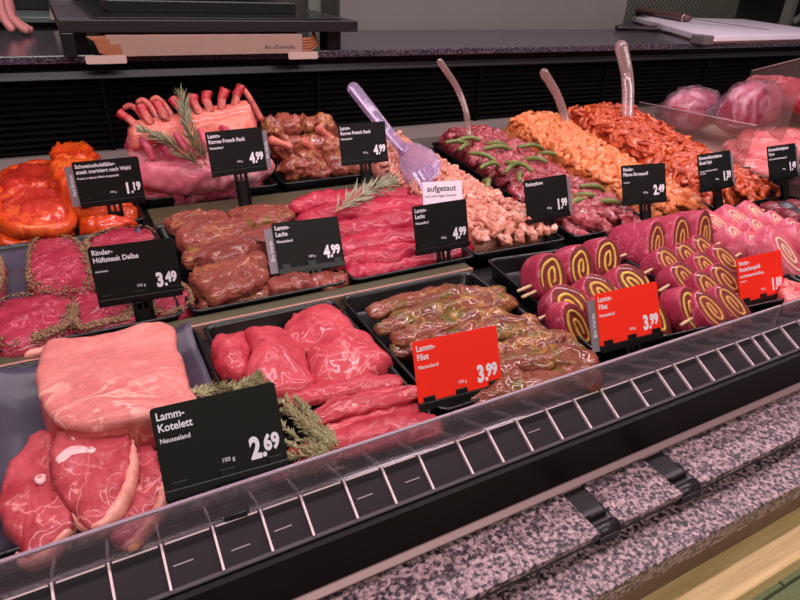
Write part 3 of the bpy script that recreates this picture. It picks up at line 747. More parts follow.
F_CRM = meat('filling_cream', (232, 176, 150), (246, 212, 188), scale=90, rough=.5, coat=0)
M_VAC = meat('vac_meat', (166, 36, 66), (208, 84, 112), fat=(236, 180, 196), fatw=.04, fscale=9, scale=16, rough=.3, coat=.9, bstr=.6)
M_TEND = meat('tenderloin', (176, 24, 56), (214, 66, 92), fat=(240, 150, 160), fatw=.03, fscale=12, scale=10, rough=.32)
M_PORKC = meat('pork_chunk', (212, 92, 100), (234, 140, 138), fat=(246, 190, 184), fatw=.02, fscale=14, scale=12, rough=.36)
GREEN = meat('bean_green', (92, 104, 42), (136, 144, 78), scale=40, rough=.35, coat=.3)
ROSE = plain('rosemary_leaf', (140, 136, 100), .55, var=.35, vscale=120)
ROSEL = plain('rosemary_pale', (176, 174, 146), .6, var=.2, vscale=120)
STEM = plain('herb_stem', (168, 126, 88), .6)
THY = plain('thyme_leaf', (170, 160, 116), .6, var=.45, vscale=140)
LINER = plain('liner_sheet', (74, 68, 84), .34, 0, .5, var=.12, vscale=20)

# ---------------------------------------------------------------- liner sheets
def liner(pts, z, label, amp=.004, seed=1, up=None):
    q = [Vector((p[0], p[1])) for p in pts]; bm = bmesh.new(); n = 26; g = {}
    for i in range(n + 1):
        for j in range(n + 1):
            u, v = i / n, j / n; p = (q[0] * (1 - u) + q[1] * u) * (1 - v) + (q[3] * (1 - u) + q[2] * u) * v
            h = noise.noise(Vector((p.x * 22, p.y * 16, seed))) * amp
            if up: h += up(u, v)
            g[i, j] = [bm.verts.new((p.x, p.y, z + h)), bm.verts.new((p.x, p.y, z + h - .0008))]
    for i in range(n):
        for j in range(n):
            bm.faces.new((g[i, j][0], g[i + 1, j][0], g[i + 1, j + 1][0], g[i, j + 1][0])); bm.faces.new((g[i, j][1], g[i, j + 1][1], g[i + 1, j + 1][1], g[i + 1, j][1]))
    for i in range(n):
        for a, b in (((i, 0), (i + 1, 0)), ((i, n), (i + 1, n)), ((0, i), (0, i + 1)), ((n, i), (n, i + 1))):
            bm.faces.new((g[a][0], g[b][0], g[b][1], g[a][1]))
    o = obj('liner_sheet', bm, LINER); return tag(o, label, 'liner', 'dark liner sheets in the trays')
liner(R4(-.146, .104, .482, .776), -.0225, 'dark violet liner sheet under the pork roast and chops', .005, 2, lambda u, v: .02 * max(0, u - .82) / .18 + .02 * max(0, v - .86) / .14 + .02 * max(0, .12 - u) / .12)
liner([(-.155, .925), (.088, .925), (.092, 1.175), (-.155, 1.175)], -.02, 'dark violet liner sheet between the peppered rump steaks', .006, 5, lambda u, v: .018 * max(0, v - .8) / .2 + .014 * max(0, u - .9) / .1)

# ---------------------------------------------------------------- front row: roast and chops
g = thing('pork_roast', 'large pale pink pork roast with fat cap in the lower left tray', 'roast', at(115, 385, -.02))
OL = Z([(100, 520), (135, 415), (200, 408), (300, 385), (488, 352), (520, 430), (562, 545), (560, 600), (400, 640), (200, 660), (120, 600)], (0, 200), 2.963, .044)
obj('meat', slab(OL, .036, .056, 96, .004, .005, 18, 3, edge=.6), M_ROASTM, g)
cx = sum((p.x for p in OL)) / len(OL); cy = sum((p.y for p in OL)) / len(OL)
OF = [Vector((cx + (p.x - cx) * 1.0 + .001, cy + (p.y - cy) * 1.0 + .001, 0)) for p in OL]
obj('fat_cap', slab(OF, .043, .016, 96, .006, .004, 20, 8), M_ROAST, g)
bm = lump(at(40, 352, .03), (.018, .007, .007), radians(20), .003, 60, 4, 3); obj('fat_flap', bm, M_FAT, g)

CHOPS = [
 ('lamb chop lying at the back right of the three chops, half covered', [(370, 55), (420, 80), (465, 160), (485, 250), (470, 325), (420, 395), (370, 436), (330, 415), (290, 330), (300, 180)], .004, .018, [], 11, (.0, .0), (.35, .75)),
 ('lamb chop with a small bone eye, leftmost in the lower left tray', [(130, 95), (167, 112), (160, 180), (172, 260), (218, 345), (205, 395), (150, 440), (95, 490), (62, 470), (40, 425), (5, 372), (-5, 310), (15, 240), (40, 180), (90, 120)], .008, .022, [((122, 236), 14, 15)], 12, (.03, .0), (.45, .75)),
 ('lamb chop with a white oval bone lying on top of the other two', [(245, 15), (330, 40), (385, 90), (392, 170), (375, 260), (322, 350), (260, 380), (215, 330), (165, 285), (148, 200), (160, 130), (205, 70)], .022, .018, [((214, 166), 40, 27), ((268, 152), 13, 12)], 13, (.0, .02), (.7, 1.2)),
]
for lb, pts, zt, h, bones, sd, tilt, fr in CHOPS:
    W_ = Z(pts, (0, 400), 2.963, zt - h * .35)
    c = sum(W_, Vector((0, 0, 0))) / len(W_)
    g = thing('lamb_chop', lb, 'chop', (c.x, c.y, zt - h), group='lamb chops')
    obj('meat', slab(W_, zt, h, 96, .001, .004, 30, sd, tilt=tilt, seam=.0022), M_CHOP, g)
    # fat rim along the right and lower side
    cl = resample(catmull([(p.x, p.y, 0) for p in W_], 8, True), 60)
    cl = [p for p in cl]
    seg = [p for p in cl if (p.x - c.x) * .75 - (p.y - c.y) * .66 > .012]
    ci = [i for i, p in enumerate(cl) if (p.x - c.x) * .75 - (p.y - c.y) * .66 > .008]
    # order along the outline without the wrap gap
    br_ = [k for k in range(1, len(ci)) if ci[k] != ci[k - 1] + 1]
    if br_: ci = ci[br_[0]:] + ci[:br_[0]]
    P_ = [cl[i] for i in ci][::3]
    P_ = [Vector((p.x, p.y, zt - h * .52 + (p.x - c.x) * tilt[0] + (p.y - c.y) * tilt[1])) for p in P_]
    bm = tube(bmesh.new(), P_, [.0008, .0055, .0065, .006, .0008], 12, flat=1.55, per=5); rough(bm, .0014, 50, sd)
    obj('fat_rim', bm, M_FAT, g)
    for (bx, by), rx, ry in bones:
        cpx = at(bx / 2.963, 400 + by / 2.963, zt)
        s_ = cpx.y / 607 / 2.963 * 1.25
        bm = lump((cpx.x, cpx.y, zt + (cpx.x - c.x) * tilt[0] + (cpx.y - c.y) * tilt[1] + .001), (rx * s_, ry * s_ * 1.25, .003), radians(15), .0012, 60, sd, 3)
        b = obj('bone', bm, M_BONE, g)
        if rx < 20: 
            bm = lump((cpx.x, cpx.y, zt + (cpx.x - c.x) * tilt[0] + (cpx.y - c.y) * tilt[1] + .0028), (rx * s_ * .45, ry * s_ * .5, .0022), 0, .0005, 60, sd, 2); obj('marrow', bm, plain('marrow', (222, 108, 110), .4), b)

# lamb chunks and strips
def zoomlump(name, label, cat, pts, org, s, zt, h, m, group, seed, dome=.012, amp=.004, scale=28, tilt=None):
    W_ = Z(pts, org, s, zt - h * .4)
    o = obj(name, slab(W_, zt - dome, h - dome, 72, dome, amp, scale, seed, tilt=tilt, seam=.0035), m); return tag(o, label, cat, group)
G8 = 'pink lamb chunks in the second front tray'
zoomlump('lamb_chunk', 'pink lamb chunk with twisted lobe, leftmost under the steel rail', 'meat chunk', [(115, 85), (180, 62), (235, 50), (262, 90), (262, 160), (240, 205), (190, 210), (150, 180)], (180, 320), 3.75, .022, .046, M_LAMB, G8, 31, .014, .003)
zoomlump('lamb_chunk', 'big pink lamb chunk with a white fat spot, behind the thyme', 'meat chunk', [(235, 40), (300, 28), (385, 45), (450, 95), (495, 190), (497, 240), (440, 268), (350, 285), (270, 260), (250, 190), (262, 110)], (180, 320), 3.75, .026, .05, M_LAMB, G8, 32, .016, .003)
zoomlump('lamb_chunk', 'pink lamb chunk at the back of its tray, below the steel rail', 'meat chunk', [(385, 55), (420, -10), (490, -45), (580, -45), (640, 0), (650, 50), (600, 80), (490, 100), (430, 90)], (180, 320), 3.75, .022, .046, M_LAMB, G8, 33, .016, .003)
zoomlump('lamb_chunk', 'rounded pink lamb chunk at the right of its tray beside the rim', 'meat chunk', [(40, 110), (90, 30), (200, -2), (290, 30), (382, 120), (335, 180), (230, 217), (80, 227), (38, 180)], (300, 330), 4.286, .024, .05, M_LAMB, G8, 34, .017, .003)
def zstrip(name, label, cat, pts, org, s, z, r, m, group, seed, flat=.7, amp=.003, scale=40, radii=None, n=16):
    P_ = [at(org[0] + x / s, org[1] + y / s, z if not hasattr(z, '__len__') else z[i]) for i, (x, y) in enumerate(pts)]
    bm = tube(bmesh.new(), P_, radii or [r * .7, r, r, r * .75], 28, flat=flat, per=14); rough(bm, amp, scale, seed); rough(bm, amp * .5, scale * 3.5, seed + 3, 2); crease(bm, amp * 1.1, scale * .55, seed, .14, (.5, 1.3, 1.3))
    o = obj(name, bm, m); return tag(o, label, cat, group)
GS = 'lamb strips in the second front tray'
zstrip('lamb_strip', 'red lamb strip with ragged tip, directly in front of the rounded chunk', 'meat strip', [(-30, 300), (100, 265), (250, 245), (400, 222)], (300, 330), 4.286, .0, .018, M_STRIP, GS, 41, .5, .0025)
zstrip('lamb_strip', 'red lamb strip second from the rounded chunk, ending by the red sign', 'meat strip', [(60, 385), (180, 335), (330, 300), (480, 275)], (300, 330), 4.286, .0, .017, M_STRIP, GS, 42, .5, .0025)
zstrip('lamb_strip', 'dark red lamb strip in a hollow, third from the rounded chunk', 'meat strip', [(120, 440), (260, 390), (390, 355), (500, 335)], (300, 330), 4.286, -.012, .018, M_STRIP, GS, 43, .5, .0025)
zstrip('lamb_strip', 'broad red lamb strip seen through the clear guard', 'meat strip', [(120, 510), (260, 465), (420, 425), (540, 420)], (300, 330), 4.286, -.008, .027, M_STRIP, GS, 44, .5, .003)
zstrip('lamb_strip', 'short red lamb piece under the thyme bundle by the 2.69 sign', 'meat strip', [(370, 560), (440, 540), (520, 510), (600, 480)], (180, 320), 3.75, -.012, .02, M_STRIP, GS, 45, .5, .003)

# green marinated filets
G9 = 'green marinated lamb filets'
o_, s_ = (265, 200), 2.963
for i, (pts, z, r, lb) in enumerate([
    ([(330, 330), (450, 300), (570, 285), (680, 275)], .0, .019, 'green marinated filet furthest back in its tray below the steel rail'),
    ([(350, 380), (450, 345), (570, 318), (720, 305)], .004, .018, 'green marinated filet second from the back of its tray'),
    ([(400, 412), (500, 375), (620, 350), (780, 365)], .006, .018, 'green marinated filet third from the back, its tip by the roulade tray'),
    ([(520, 420), (620, 395), (700, 390), (800, 400)], .004, .016, 'green marinated filet touching the top of the red Lamm-Filet sign'),
    ([(400, 450), (440, 440), (520, 430), (600, 430)], -.004, .016, 'green marinated filet mostly hidden behind the red Lamm-Filet sign'),
    ([(690, 445), (770, 432), (860, 428), (920, 440)], .006, .017, 'green marinated filet right of the red sign, upper one of the pile'),
    ([(660, 510), (760, 480), (860, 470), (950, 480)], .002, .021, 'green marinated filet right of the red sign, seen above the guard rim'),
    ([(640, 590), (740, 560), (850, 535), (960, 530)], -.006, .022, 'green marinated filet seen through the guard right of the red sign')]):
    zstrip('marinated_filet', lb, 'marinated meat', pts, o_, s_, z, r * 1.2, M_HERBG, G9, 50 + i, .6, .005, 30)

# ---------------------------------------------------------------- middle row
def peppers(parent, W_, zt, h, n, seed, side=1.0, sel=None):
    r_ = random.Random(seed); bm = bmesh.new()
    cl = resample(catmull([(p.x, p.y, 0) for p in W_], 8, True), 200); c = sum(cl, Vector((0, 0, 0))) / 200
    k = 0
    while k < n:
        p = cl[r_.randrange(200)]
        if sel and not sel(p - c): 
            if r_.random() > .12: continue
        f = 1.01 - abs(r_.gauss(0, .10)); zq = zt - r_.random() * h * .8 + .001
        if f < .985: zq = zt + .0022 - max(0, f - .9) * .05
        q = c + (p - c) * f; s = r_.uniform(.0013, .0027)
        T_ = Matrix.Translation((q.x + r_.uniform(-.001, .001), q.y, zq)) @ Matrix.Rotation(r_.random() * 6, 4, Vector((r_.random(), r_.random(), .3)).normalized()) @ Matrix.Diagonal((s, s * .8, s * .6, 1))
        bmesh.ops.create_icosphere(bm, subdivisions=1, radius=1, matrix=T_); k += 1
    o = obj('pepper_crust', bm, M_PEP, parent); tag(o, kind='stuff')
DAL = [
 ('peppered rump steak standing highest, left of the 3.49 sign', [(100, 132), (200, 118), (250, 150), (275, 230), (270, 282), (200, 288), (100, 282), (80, 220)], .016, .03, 61, lambda d: d.x > .012 or d.x < -.03 or d.y < -.02),
 ('peppered rump steak at the back, above the top of the 3.49 sign', [(250, 135), (330, 98), (440, 90), (462, 125), (400, 180), (280, 190)], .006, .03, 62, lambda d: d.x < 0),
 ('peppered rump steak with bare red top at the lower left tray corner', [(-20, 340), (40, 302), (170, 292), (232, 318), (222, 385), (120, 436), (20, 456), (-30, 420)], .012, .036, 63, lambda d: d.x > .0 and d.y < .01),
 ('peppered rump steak directly under the 3.49 sign, behind the roast', [(228, 300), (300, 280), (392, 315), (396, 365), (330, 385), (240, 402), (218, 360)], .008, .034, 64, lambda d: d.y < 0),
 ('dark peppered rump steak by the right tray rim, beside the 3.49 holder', [(455, 300), (520, 262), (560, 270), (575, 320), (520, 350), (460, 352)], .0, .028, 65, lambda d: True),
 ('peppered rump steak at the far left edge, cut off by the picture', [(-40, 200), (-5, 175), (14, 200), (14, 255), (-10, 300), (-45, 290)], .006, .03, 66, lambda d: d.x > 0),
 ('peppered rump steak behind the 3.49 sign itself', [(290, 200), (420, 170), (500, 190), (520, 250), (420, 285), (300, 280)], -.004, .024, 67, lambda d: d.y < 0)]
for lb, pts, zt, h, sd, sel in DAL:
    W_ = Z(pts, (0, 200), 2.963, zt - h * .4); c = sum(W_, Vector((0, 0, 0))) / len(W_)
    g = thing('rump_steak', lb, 'steak', (c.x, c.y, zt - h), group='peppered rump steaks')
    obj('meat', slab(W_, zt - .005, h - .005, 72, .006, .004, 30, sd), M_DAL, g)
    peppers(g, W_, zt - .001, h, 620, sd, sel=sel)
G5 = 'green marinated lamb loins in the middle row'
for i, (pts, zt, h, lb) in enumerate([
    ([(120, 150), (165, 120), (260, 105), (395, 105), (405, 150), (300, 172), (200, 185), (140, 182)], .012, .03, 'green marinated loin at the back left of its tray under the rail'),
    ([(405, 110), (450, 85), (560, 80), (680, 78), (712, 120), (640, 150), (520, 158), (430, 145)], .014, .03, 'green marinated loin at the back right of its tray, beside the red loins'),
    ([(180, 185), (300, 165), (420, 145), (515, 150), (520, 190), (430, 218), (300, 240), (200, 260), (170, 225)], .016, .032, 'green marinated loin second row from the back, left of the tag'),
    ([(195, 300), (260, 265), (380, 235), (480, 205), (565, 175), (640, 180), (640, 250), (540, 262), (500, 305), (420, 322), (350, 345), (280, 330), (210, 335)], .018, .034, 'green marinated loin with a pale fat edge, behind the flat front one'),
    ([(240, 370), (320, 345), (450, 310), (570, 290), (590, 340), (580, 400), (500, 455), (400, 485), (320, 498), (270, 440)], .022, .026, 'flat green marinated loin lying on top at the front left'),
    ([(225, 380), (250, 440), (330, 500), (450, 500), (600, 440), (640, 470), (520, 510), (400, 535), (290, 545), (262, 500), (235, 440)], .0, .028, 'green marinated loin underneath at the front rim of its tray'),
    ([(580, 425), (640, 405), (730, 395), (790, 405), (800, 440), (700, 462), (620, 470), (585, 450)], .01, .03, 'green marinated loin below the Lachs sign with grey tag'),
    ([(560, 190), (650, 170), (760, 160), (840, 190), (830, 260), (700, 280), (590, 270)], .01, .03, 'green marinated loin hidden behind the Lachs sign with grey tag'),
    ([(790, 400), (850, 380), (930, 372), (965, 400), (940, 440), (850, 460), (795, 445)], .004, .03, 'small green marinated loin right of the Lachs holder')]):
    W_ = Z(pts, (140, 190), 4.613, zt - h * .4)
    o = obj('marinated_loin', slab(W_, zt - .006, h - .006, 90, .006, .005, 34, 70 + i, seam=.003), M_HERBM); tag(o, lb, 'marinated meat', G5)
G6 = 'dark red lamb loins in the middle row'
for i, (pts, z, r, lb) in enumerate([
    ([(75, 190), (180, 165), (330, 150), (490, 140)], .006, .021, 'dark red lamb loin furthest back, under the rosemary'),
    ([(110, 240), (240, 215), (380, 195), (560, 178)], .012, .024, 'dark red lamb loin second from the back, thick and long'),
    ([(150, 300), (280, 285), (420, 260), (590, 235)], .014, .025, 'dark red lamb loin in the middle with a pale seam'),
    ([(180, 365), (300, 355), (440, 325), (620, 290)], .008, .025, 'dark red lamb loin fourth from the back'),
    ([(230, 415), (340, 405), (480, 380), (680, 335)], -.002, .022, 'dark red lamb loin second from the front rim'),
    ([(290, 455), (380, 440), (500, 415), (740, 355)], -.01, .017, 'dark red lamb loin with pale fat end lying at the front rim')]):
    o = zstrip('lamb_loin', lb, 'meat', pts, (280, 160), 4.0, z, r * 1.25, M_LACHS, G6, 80 + i, .66, .005, 26, radii=[r * .95, r * 1.25, r * 1.3, r * 1.1], n=20)

# ---------------------------------------------------------------- back row
G1 = 'orange marinated pork steaks'
for i, (pts, zt, h, m, lb) in enumerate([
    ([(30, 262), (120, 232), (250, 205), (290, 215), (300, 330), (390, 470), (395, 520), (340, 560), (200, 570), (60, 560), (10, 500), (0, 380)], .04, .06, M_RED, 'big red orange pork steak at the far left edge'),
    ([(300, 200), (330, 140), (400, 118), (500, 135), (540, 200), (520, 330), (460, 400), (380, 395), (310, 320), (285, 260)], .08, .085, M_ORANGE, 'orange pork steak standing behind the grey tag of the 1.19 sign'),
    ([(405, 470), (440, 420), (560, 420), (700, 390), (740, 440), (720, 500), (600, 535), (480, 535), (410, 515)], .018, .042, M_ORANGE, 'orange pork steak below the 1.19 sign'),
    ([(-60, 560), (60, 555), (200, 575), (340, 560), (420, 540), (330, 610), (150, 640), (-40, 640)], .006, .034, M_ORANGE, 'orange pork steak at the bottom, along the front rim of its tray')]):
    W_ = Z(pts, (0, 130), 5.454, zt - h * .45); c = sum(W_, Vector((0, 0, 0))) / len(W_)
    g = thing('marinated_pork_steak', lb, 'steak', (c.x, c.y, zt - h), group=G1)
    obj('meat', slab(W_, zt - .01, h - .01, 96, .01, .010, 22, 90 + i, seam=.006), m, g)
    if i == 0:
        cl = resample(catmull([(p.x, p.y, 0) for p in W_], 8, True), 60)
        P_ = [Vector((p.x, p.y, zt - .02)) for p in cl[::3]]; P_.append(P_[0])
        bm = tube(bmesh.new(), P_, [.010, .012, .009, .013, .010], 10, flat=1.3, per=4); rough(bm, .003, 30, 3); obj('fat_rim', bm, M_ORANGE, g)

# upright rack of lamb
g = thing('lamb_rack', 'upright raw rack of lamb with red rib ends and rosemary at the back', 'rack of lamb', (.25, 1.45, -.025))
bm = bmesh.new(); rings = []
n = 32
for i in range(n + 1):
    u = i / n; x = .118 + .282 * u
    w = 1 - .35 * abs(2 * u - 1) ** 4
    zt = .128 + .035 * u
    base = [(1.352, -.022), (1.343, .004), (1.350, .03), (1.368, .05), (1.380, .078), (1.390, .105), (1.405, zt), (1.43, zt + .006), (1.45, zt - .012), (1.468, .06), (1.50, .02), (1.515, -.022)]
    if i in (0, n): base = [(1.43 + (y - 1.43) * .6, .03 + (z - .03) * .75) for y, z in base]
    rings.append([(x, 1.43 + (y - 1.43) * w, z) for y, z in base])
loft(bm, rings); bmesh.ops.subdivide_edges(bm, edges=bm.edges[:], cuts=1, use_grid_fill=True, smooth=.6); rough(bm, .005, 22, 5); crease(bm, .006, 24, 5)
obj('meat', bm, M_RACK, g)
bm = bmesh.new(); rings = []
for i in range(n + 1):
    u = i / n; x = .123 + .27 * u; zt = .134 + .036 * u; zl = .094 + .012 * sin(u * 9) + .006 * u
    base = [(1.386, zl), (1.380, zl + .008), (1.386, zl + .022), (1.400, zt + .004), (1.432, zt + .010), (1.446, zt), (1.43, zt - .02), (1.405, zl)]
    if i in (0, n): base = [(1.415 + (y - 1.415) * .7, .1 + (z - .1) * .75) for y, z in base]
    rings.append(base and [(x, y, z) for y, z in base])
loft(bm, rings); bmesh.ops.subdivide_edges(bm, edges=bm.edges[:], cuts=1, use_grid_fill=True, smooth=.6); rough(bm, .003, 30, 6)
obj('fat_cap', bm, M_RACKF, g)
tips = [((120, 113), 1.44), ((141, 107), 1.44), ((158, 104), 1.44), ((174, 100), 1.44), ((192, 97), 1.44), ((206, 93), 1.44), ((225, 90), 1.44), ((241, 87), 1.44)]
BASE = [(137, 127), (150, 122), (165, 117), (183, 113), (199, 112), (210, 111), (222, 111), (235, 111)]
for i, ((px, py), yy) in enumerate(tips):
    a = aty(px, py, yy); b = aty(*BASE[i], 1.412); mid = a.lerp(b, .45) + Vector((-.002, .006, .004))
    bm = tube(bmesh.new(), [b + Vector((.004, .008, -.03)), b, mid, a], [.0125, .0105, .009, .010], 14, flat=.75, per=6, capr=False); rough(bm, .002, 70, i)
    r = obj('rib_bone', bm, M_RIB, g, sharp=.9)
    d = (a - mid).normalized(); bm = tube(bmesh.new(), [a - d * .024, a - d * .010, a + d * .002], [.0102, .0108, .0125], 14, flat=.8, per=6, capr=False); rough(bm, .0022, 70, i); obj('rib_tip', bm, M_RIBT, r, sharp=.9)
for i, (px, py) in enumerate(((130, 106), (143, 100.5), (157, 98.5), (242, 88))):
    a = aty(px, py, 1.50); b = Vector((a.x + .026, 1.455, .13)); mid = a.lerp(b, .5) + Vector((0, .01, .01))
    bm = tube(bmesh.new(), [b, mid, a, a + Vector((-.01, 0, -.003))], [.009, .007, .007, .0065], 8, per=4); obj('rib_bone', bm, M_RIB, g)
LO = [aty(141, 176, 1.366), aty(175, 178, 1.36), aty(215, 176, 1.36), aty(262, 166, 1.37)]
bm = tube(bmesh.new(), LO, [.026, .036, .036, .028], 28, flat=1.0, per=14); rough(bm, .007, 22, 9); crease(bm, .007, 22, 4, .2, (.6, 1, 1))
obj('loin', bm, meat('rack_loin', (190, 72, 96), (224, 132, 146), fat=(244, 196, 200), fatw=.03, fscale=12, scale=12, rough=.3), g)
# small meat ribs on the face of the rack
for i, (px, py, qx, qy) in enumerate(((142, 140, 152, 158), (158, 137, 168, 155), (176, 135, 188, 155), (200, 132, 206, 150), (222, 128, 226, 132))):
    a, b = aty(px, py, 1.372), aty(qx, qy, 1.352); bm = tube(bmesh.new(), [a, a.lerp(b, .5) + Vector((.003, -.004, 0)), b], [.007, .009, .007], 8, per=4); rough(bm, .0015, 60, i)
    obj('rib_strip', bm, M_RACK, g)

# marinated lamb rib chops pile
G3 = 'marinated lamb rib chops at the back'
P3 = [([(60, 170), (100, 162), (150, 200), (180, 260), (150, 300), (100, 250)], .10, 'upper left'), ([(130, 160), (200, 148), (270, 155), (280, 200), (230, 270), (170, 260)], .115, 'top left'),
 ([(270, 160), (320, 145), (370, 160), (360, 220), (300, 250), (270, 210)], .12, 'top middle'), ([(370, 155), (420, 150), (450, 200), (460, 270), (400, 260), (360, 210)], .11, 'top right'),
 ([(150, 250), (200, 290), (250, 350), (230, 390), (160, 390), (140, 320)], .06, 'left side'), ([(250, 320), (330, 310), (380, 350), (370, 400), (290, 400), (250, 370)], .07, 'middle'),
 ([(160, 395), (230, 380), (320, 410), (340, 450), (300, 480), (200, 486), (165, 440)], .03, 'bottom left'), ([(330, 410), (390, 395), (450, 430), (450, 462), (380, 470), (330, 450)], .03, 'bottom middle'),
 ([(420, 390), (470, 380), (540, 400), (580, 430), (540, 450), (460, 450)], .035, 'bottom right'), ([(380, 280), (450, 270), (500, 330), (480, 400), (420, 390), (380, 330)], .07, 'right side')]
plc = {'upper left': 'at the upper left of its pile, beside the grey tag', 'top left': 'topmost at the left of its pile', 'top middle': 'topmost in the middle of its pile', 'top right': 'topmost at the right of its pile, by the sign', 'left side': 'half way down the left side of its pile', 'middle': 'in the middle of its pile, under the bare bone', 'bottom left': 'lowest at the left, on the tray rim', 'bottom middle': 'lowest in the middle, on the tray rim', 'bottom right': 'lowest at the right, below the sign', 'right side': 'half way down the right side, beside the sign'}
for i, (pts, zt, lb) in enumerate(P3):
    cpx = [sum(p[k] for p in pts) / len(pts) for k in (0, 1)]
    yy = 1.375 + zt * 1.1
    W_ = [aty(250 + x / 5.333, 90 + y / 5.333, yy) for x, y in pts]; c = sum(W_, Vector((0, 0, 0))) / len(W_)
    rx = (max(p.x for p in W_) - min(p.x for p in W_)) / 2; rz = (max(p.z for p in W_) - min(p.z for p in W_)) / 2
    bm = lump((c.x, c.y + .012, c.z), (rx * 1.1, .034, rz * 1.1), 0, .014, 26, 100 + i, 4)
    rough(bm, .004, 70, i); crease(bm, .006, 30, i)
    g = thing('marinated_rib_chop', 'glossy brown marinated rib chop ' + plc[lb], 'chop', (c.x, c.y, c.z - rz), group=G3)
    obj('meat', bm, M_RIBM, g)
    bb = {1: ((290, 275), (420, 372)), 2: ((370, 210), (440, 262)), 3: ((430, 280), (490, 330)), 4: ((120, 270), (210, 300))}.get(i)
    if bb:
        a, b = aty(250 + bb[0][0] / 5.333, 90 + bb[0][1] / 5.333, yy - .028), aty(250 + bb[1][0] / 5.333, 90 + bb[1][1] / 5.333, yy - .04)
        bm = tube(bmesh.new(), [a, a.lerp(b, .5), b], [.012, .008, .009], 10, per=5); rough(bm, .0012, 60, i)
        obj('rib_bone', bm, meat('rib_bare', (188, 84, 76), (216, 122, 104), scale=40, rough=.3, coat=.5), g)
# filler under the pile
for i, (x, y, z) in enumerate(((.53, 1.45, .01), (.62, 1.46, .01), (.58, 1.5, .05), (.5, 1.5, .05), (.67, 1.43, .0))):
    o = obj('marinated_rib_chop', lump((x, y, z), (.05, .04, .032), i, .008, 24, 130 + i, 4), M_RIBM)
    tag(o, 'glossy brown marinated rib chop ' + ['deep in the pile at left', 'deep in the pile at right', 'at the back of the pile', 'at the back left of the pile', 'low behind the sign holder'][i], 'chop', G3)

# ---------------------------------------------------------------- heaps of cut meat
def heap(q, zfn, name, label, m, pieces, n, piece_name, piece_label, group, cat, seed, cell=.02, bump=.006, inset=.06, zoff=.0, tiltmax=.35, align=None, uvfilter=None):
    """a bumpy mound (what lies deeper, uncountable) and single pieces lying on it"""
    q = [Vector((p[0], p[1])) for p in q]; r_ = random.Random(seed)
    def P(u, v): return (q[0] * (1 - u) + q[1] * u) * (1 - v) + (q[3] * (1 - u) + q[2] * u) * v
    def hz(u, v):
        e = min(u, 1 - u, v * 2.2, (1 - v) * 2.2) / .16
        e = max(0, min(1, e)); e = e * e * (3 - 2 * e)
        return -.022 + (zfn(u, v) + .022) * (.25 + .75 * e)
    nu, nv = 44, 110; bm = bmesh.new(); g = []
    for i in range(nu + 1):
        row = []
        for j in range(nv + 1):
            u = inset + (1 - 2 * inset) * i / nu; v = .055 + .925 * j / nv; p = P(u, v)
            d = noise.voronoi(Vector((p.x / cell, p.y / cell, seed)))[0]
            row.append(bm.verts.new((p.x, p.y, hz(u, v) + bump * (.6 - d[0]) + noise.noise(Vector((p.x * 25, p.y * 25, seed))) * .008)))
        g.append(row)
    for i in range(nu):
        for j in range(nv): bm.faces.new((g[i][j], g[i + 1][j], g[i + 1][j + 1], g[i][j + 1]))
    low = []
    loop = [g[i][0] for i in range(nu)] + [g[nu][j] for j in range(nv)] + [g[i][nv] for i in range(nu, 0, -1)] + [g[0][j] for j in range(nv, 0, -1)]
    bot = [bm.verts.new((v.co.x, v.co.y, -.029)) for v in loop]
    for k in range(len(loop)): bm.faces.new((loop[k], bot[k], bot[(k + 1) % len(loop)], loop[(k + 1) % len(loop)]))
    bm.faces.new(bot)
    o = obj(name, bm, m); tag(o, label, cat, kind='stuff')
    placed = []; tries = 0
    while len(placed) < n and tries < n * 60:
        tries += 1
        u, v = r_.uniform(inset + .035, 1 - inset - .035), r_.uniform(.032, .97)
        if uvfilter and not uvfilter(u, v): continue
        p = P(u, v)
        dm = sqrt((q[1] - q[0]).length * (q[3] - q[0]).length / n) * .62
        if any((p - w).length < dm for w in placed): continue
        placed.append(p)
        me = pieces[len(placed) % len(pieces)]
        e = .01; du = (hz(min(1, u + e), v) - hz(max(0, u - e), v)) / (2 * e * (q[1] - q[0]).length); dv = (hz(u, min(1, v + e)) - hz(u, max(0, v - e))) / (2 * e * (q[3] - q[0]).length)
        o = bpy.data.objects.new(piece_name, me); COL.objects.link(o)
        o.location = (p.x, p.y, hz(u, v) + zoff)
        nrm = Vector((-du, -dv, 1)).normalized()
        yaw = r_.uniform(0, 2 * pi) if align is None else align + r_.gauss(0, .7)
        o.rotation_euler = (Vector((0, 0, 1)).rotation_difference(nrm).to_matrix() @ Matrix.Rotation(yaw, 3, 'Z') @ Matrix.Rotation(r_.uniform(-tiltmax, tiltmax), 3, 'Y')).to_euler()
        s = r_.uniform(.8, 1.2); o.scale = (s, s, s)
        tag(o, piece_label, cat, group)
    return P, hz
def strip_meshes(m, k, L, r, flat, seed, bend=.35, amp=.003, scale=60, n=9):
    out = []; r_ = random.Random(seed)
    for i in range(k):
        l = L * r_.uniform(.7, 1.25); b = r_.uniform(-bend, bend) * l; c = r_.uniform(-.2, .2) * l
        bm = tube(bmesh.new(), [(-l / 2, 0, -.002), (-l / 6, b, .003), (l / 6, b + c * .4, .003), (l / 2, c, -.003)], [r * r_.uniform(.5, .8), r, r * r_.uniform(.8, 1.15), r * r_.uniform(.4, .75)], n, flat=flat, per=3, twist=r_.uniform(-1.5, 1.5))
        rough(bm, amp, scale, seed + i); me = finish(bm); me.materials.append(m); out.append(me)
    return out
def lump_meshes(m, k, r, seed, amp=.35, el=1.5):
    out = []; r_ = random.Random(seed)
    for i in range(k):
        bm = lump((0, 0, 0), (r * r_.uniform(.9, el), r * r_.uniform(.7, 1.0), r * r_.uniform(.5, .75)), 0, r * amp, .9 / r, seed + i, 3); me = finish(bm); me.materials.append(m); out.append(me)
    return out
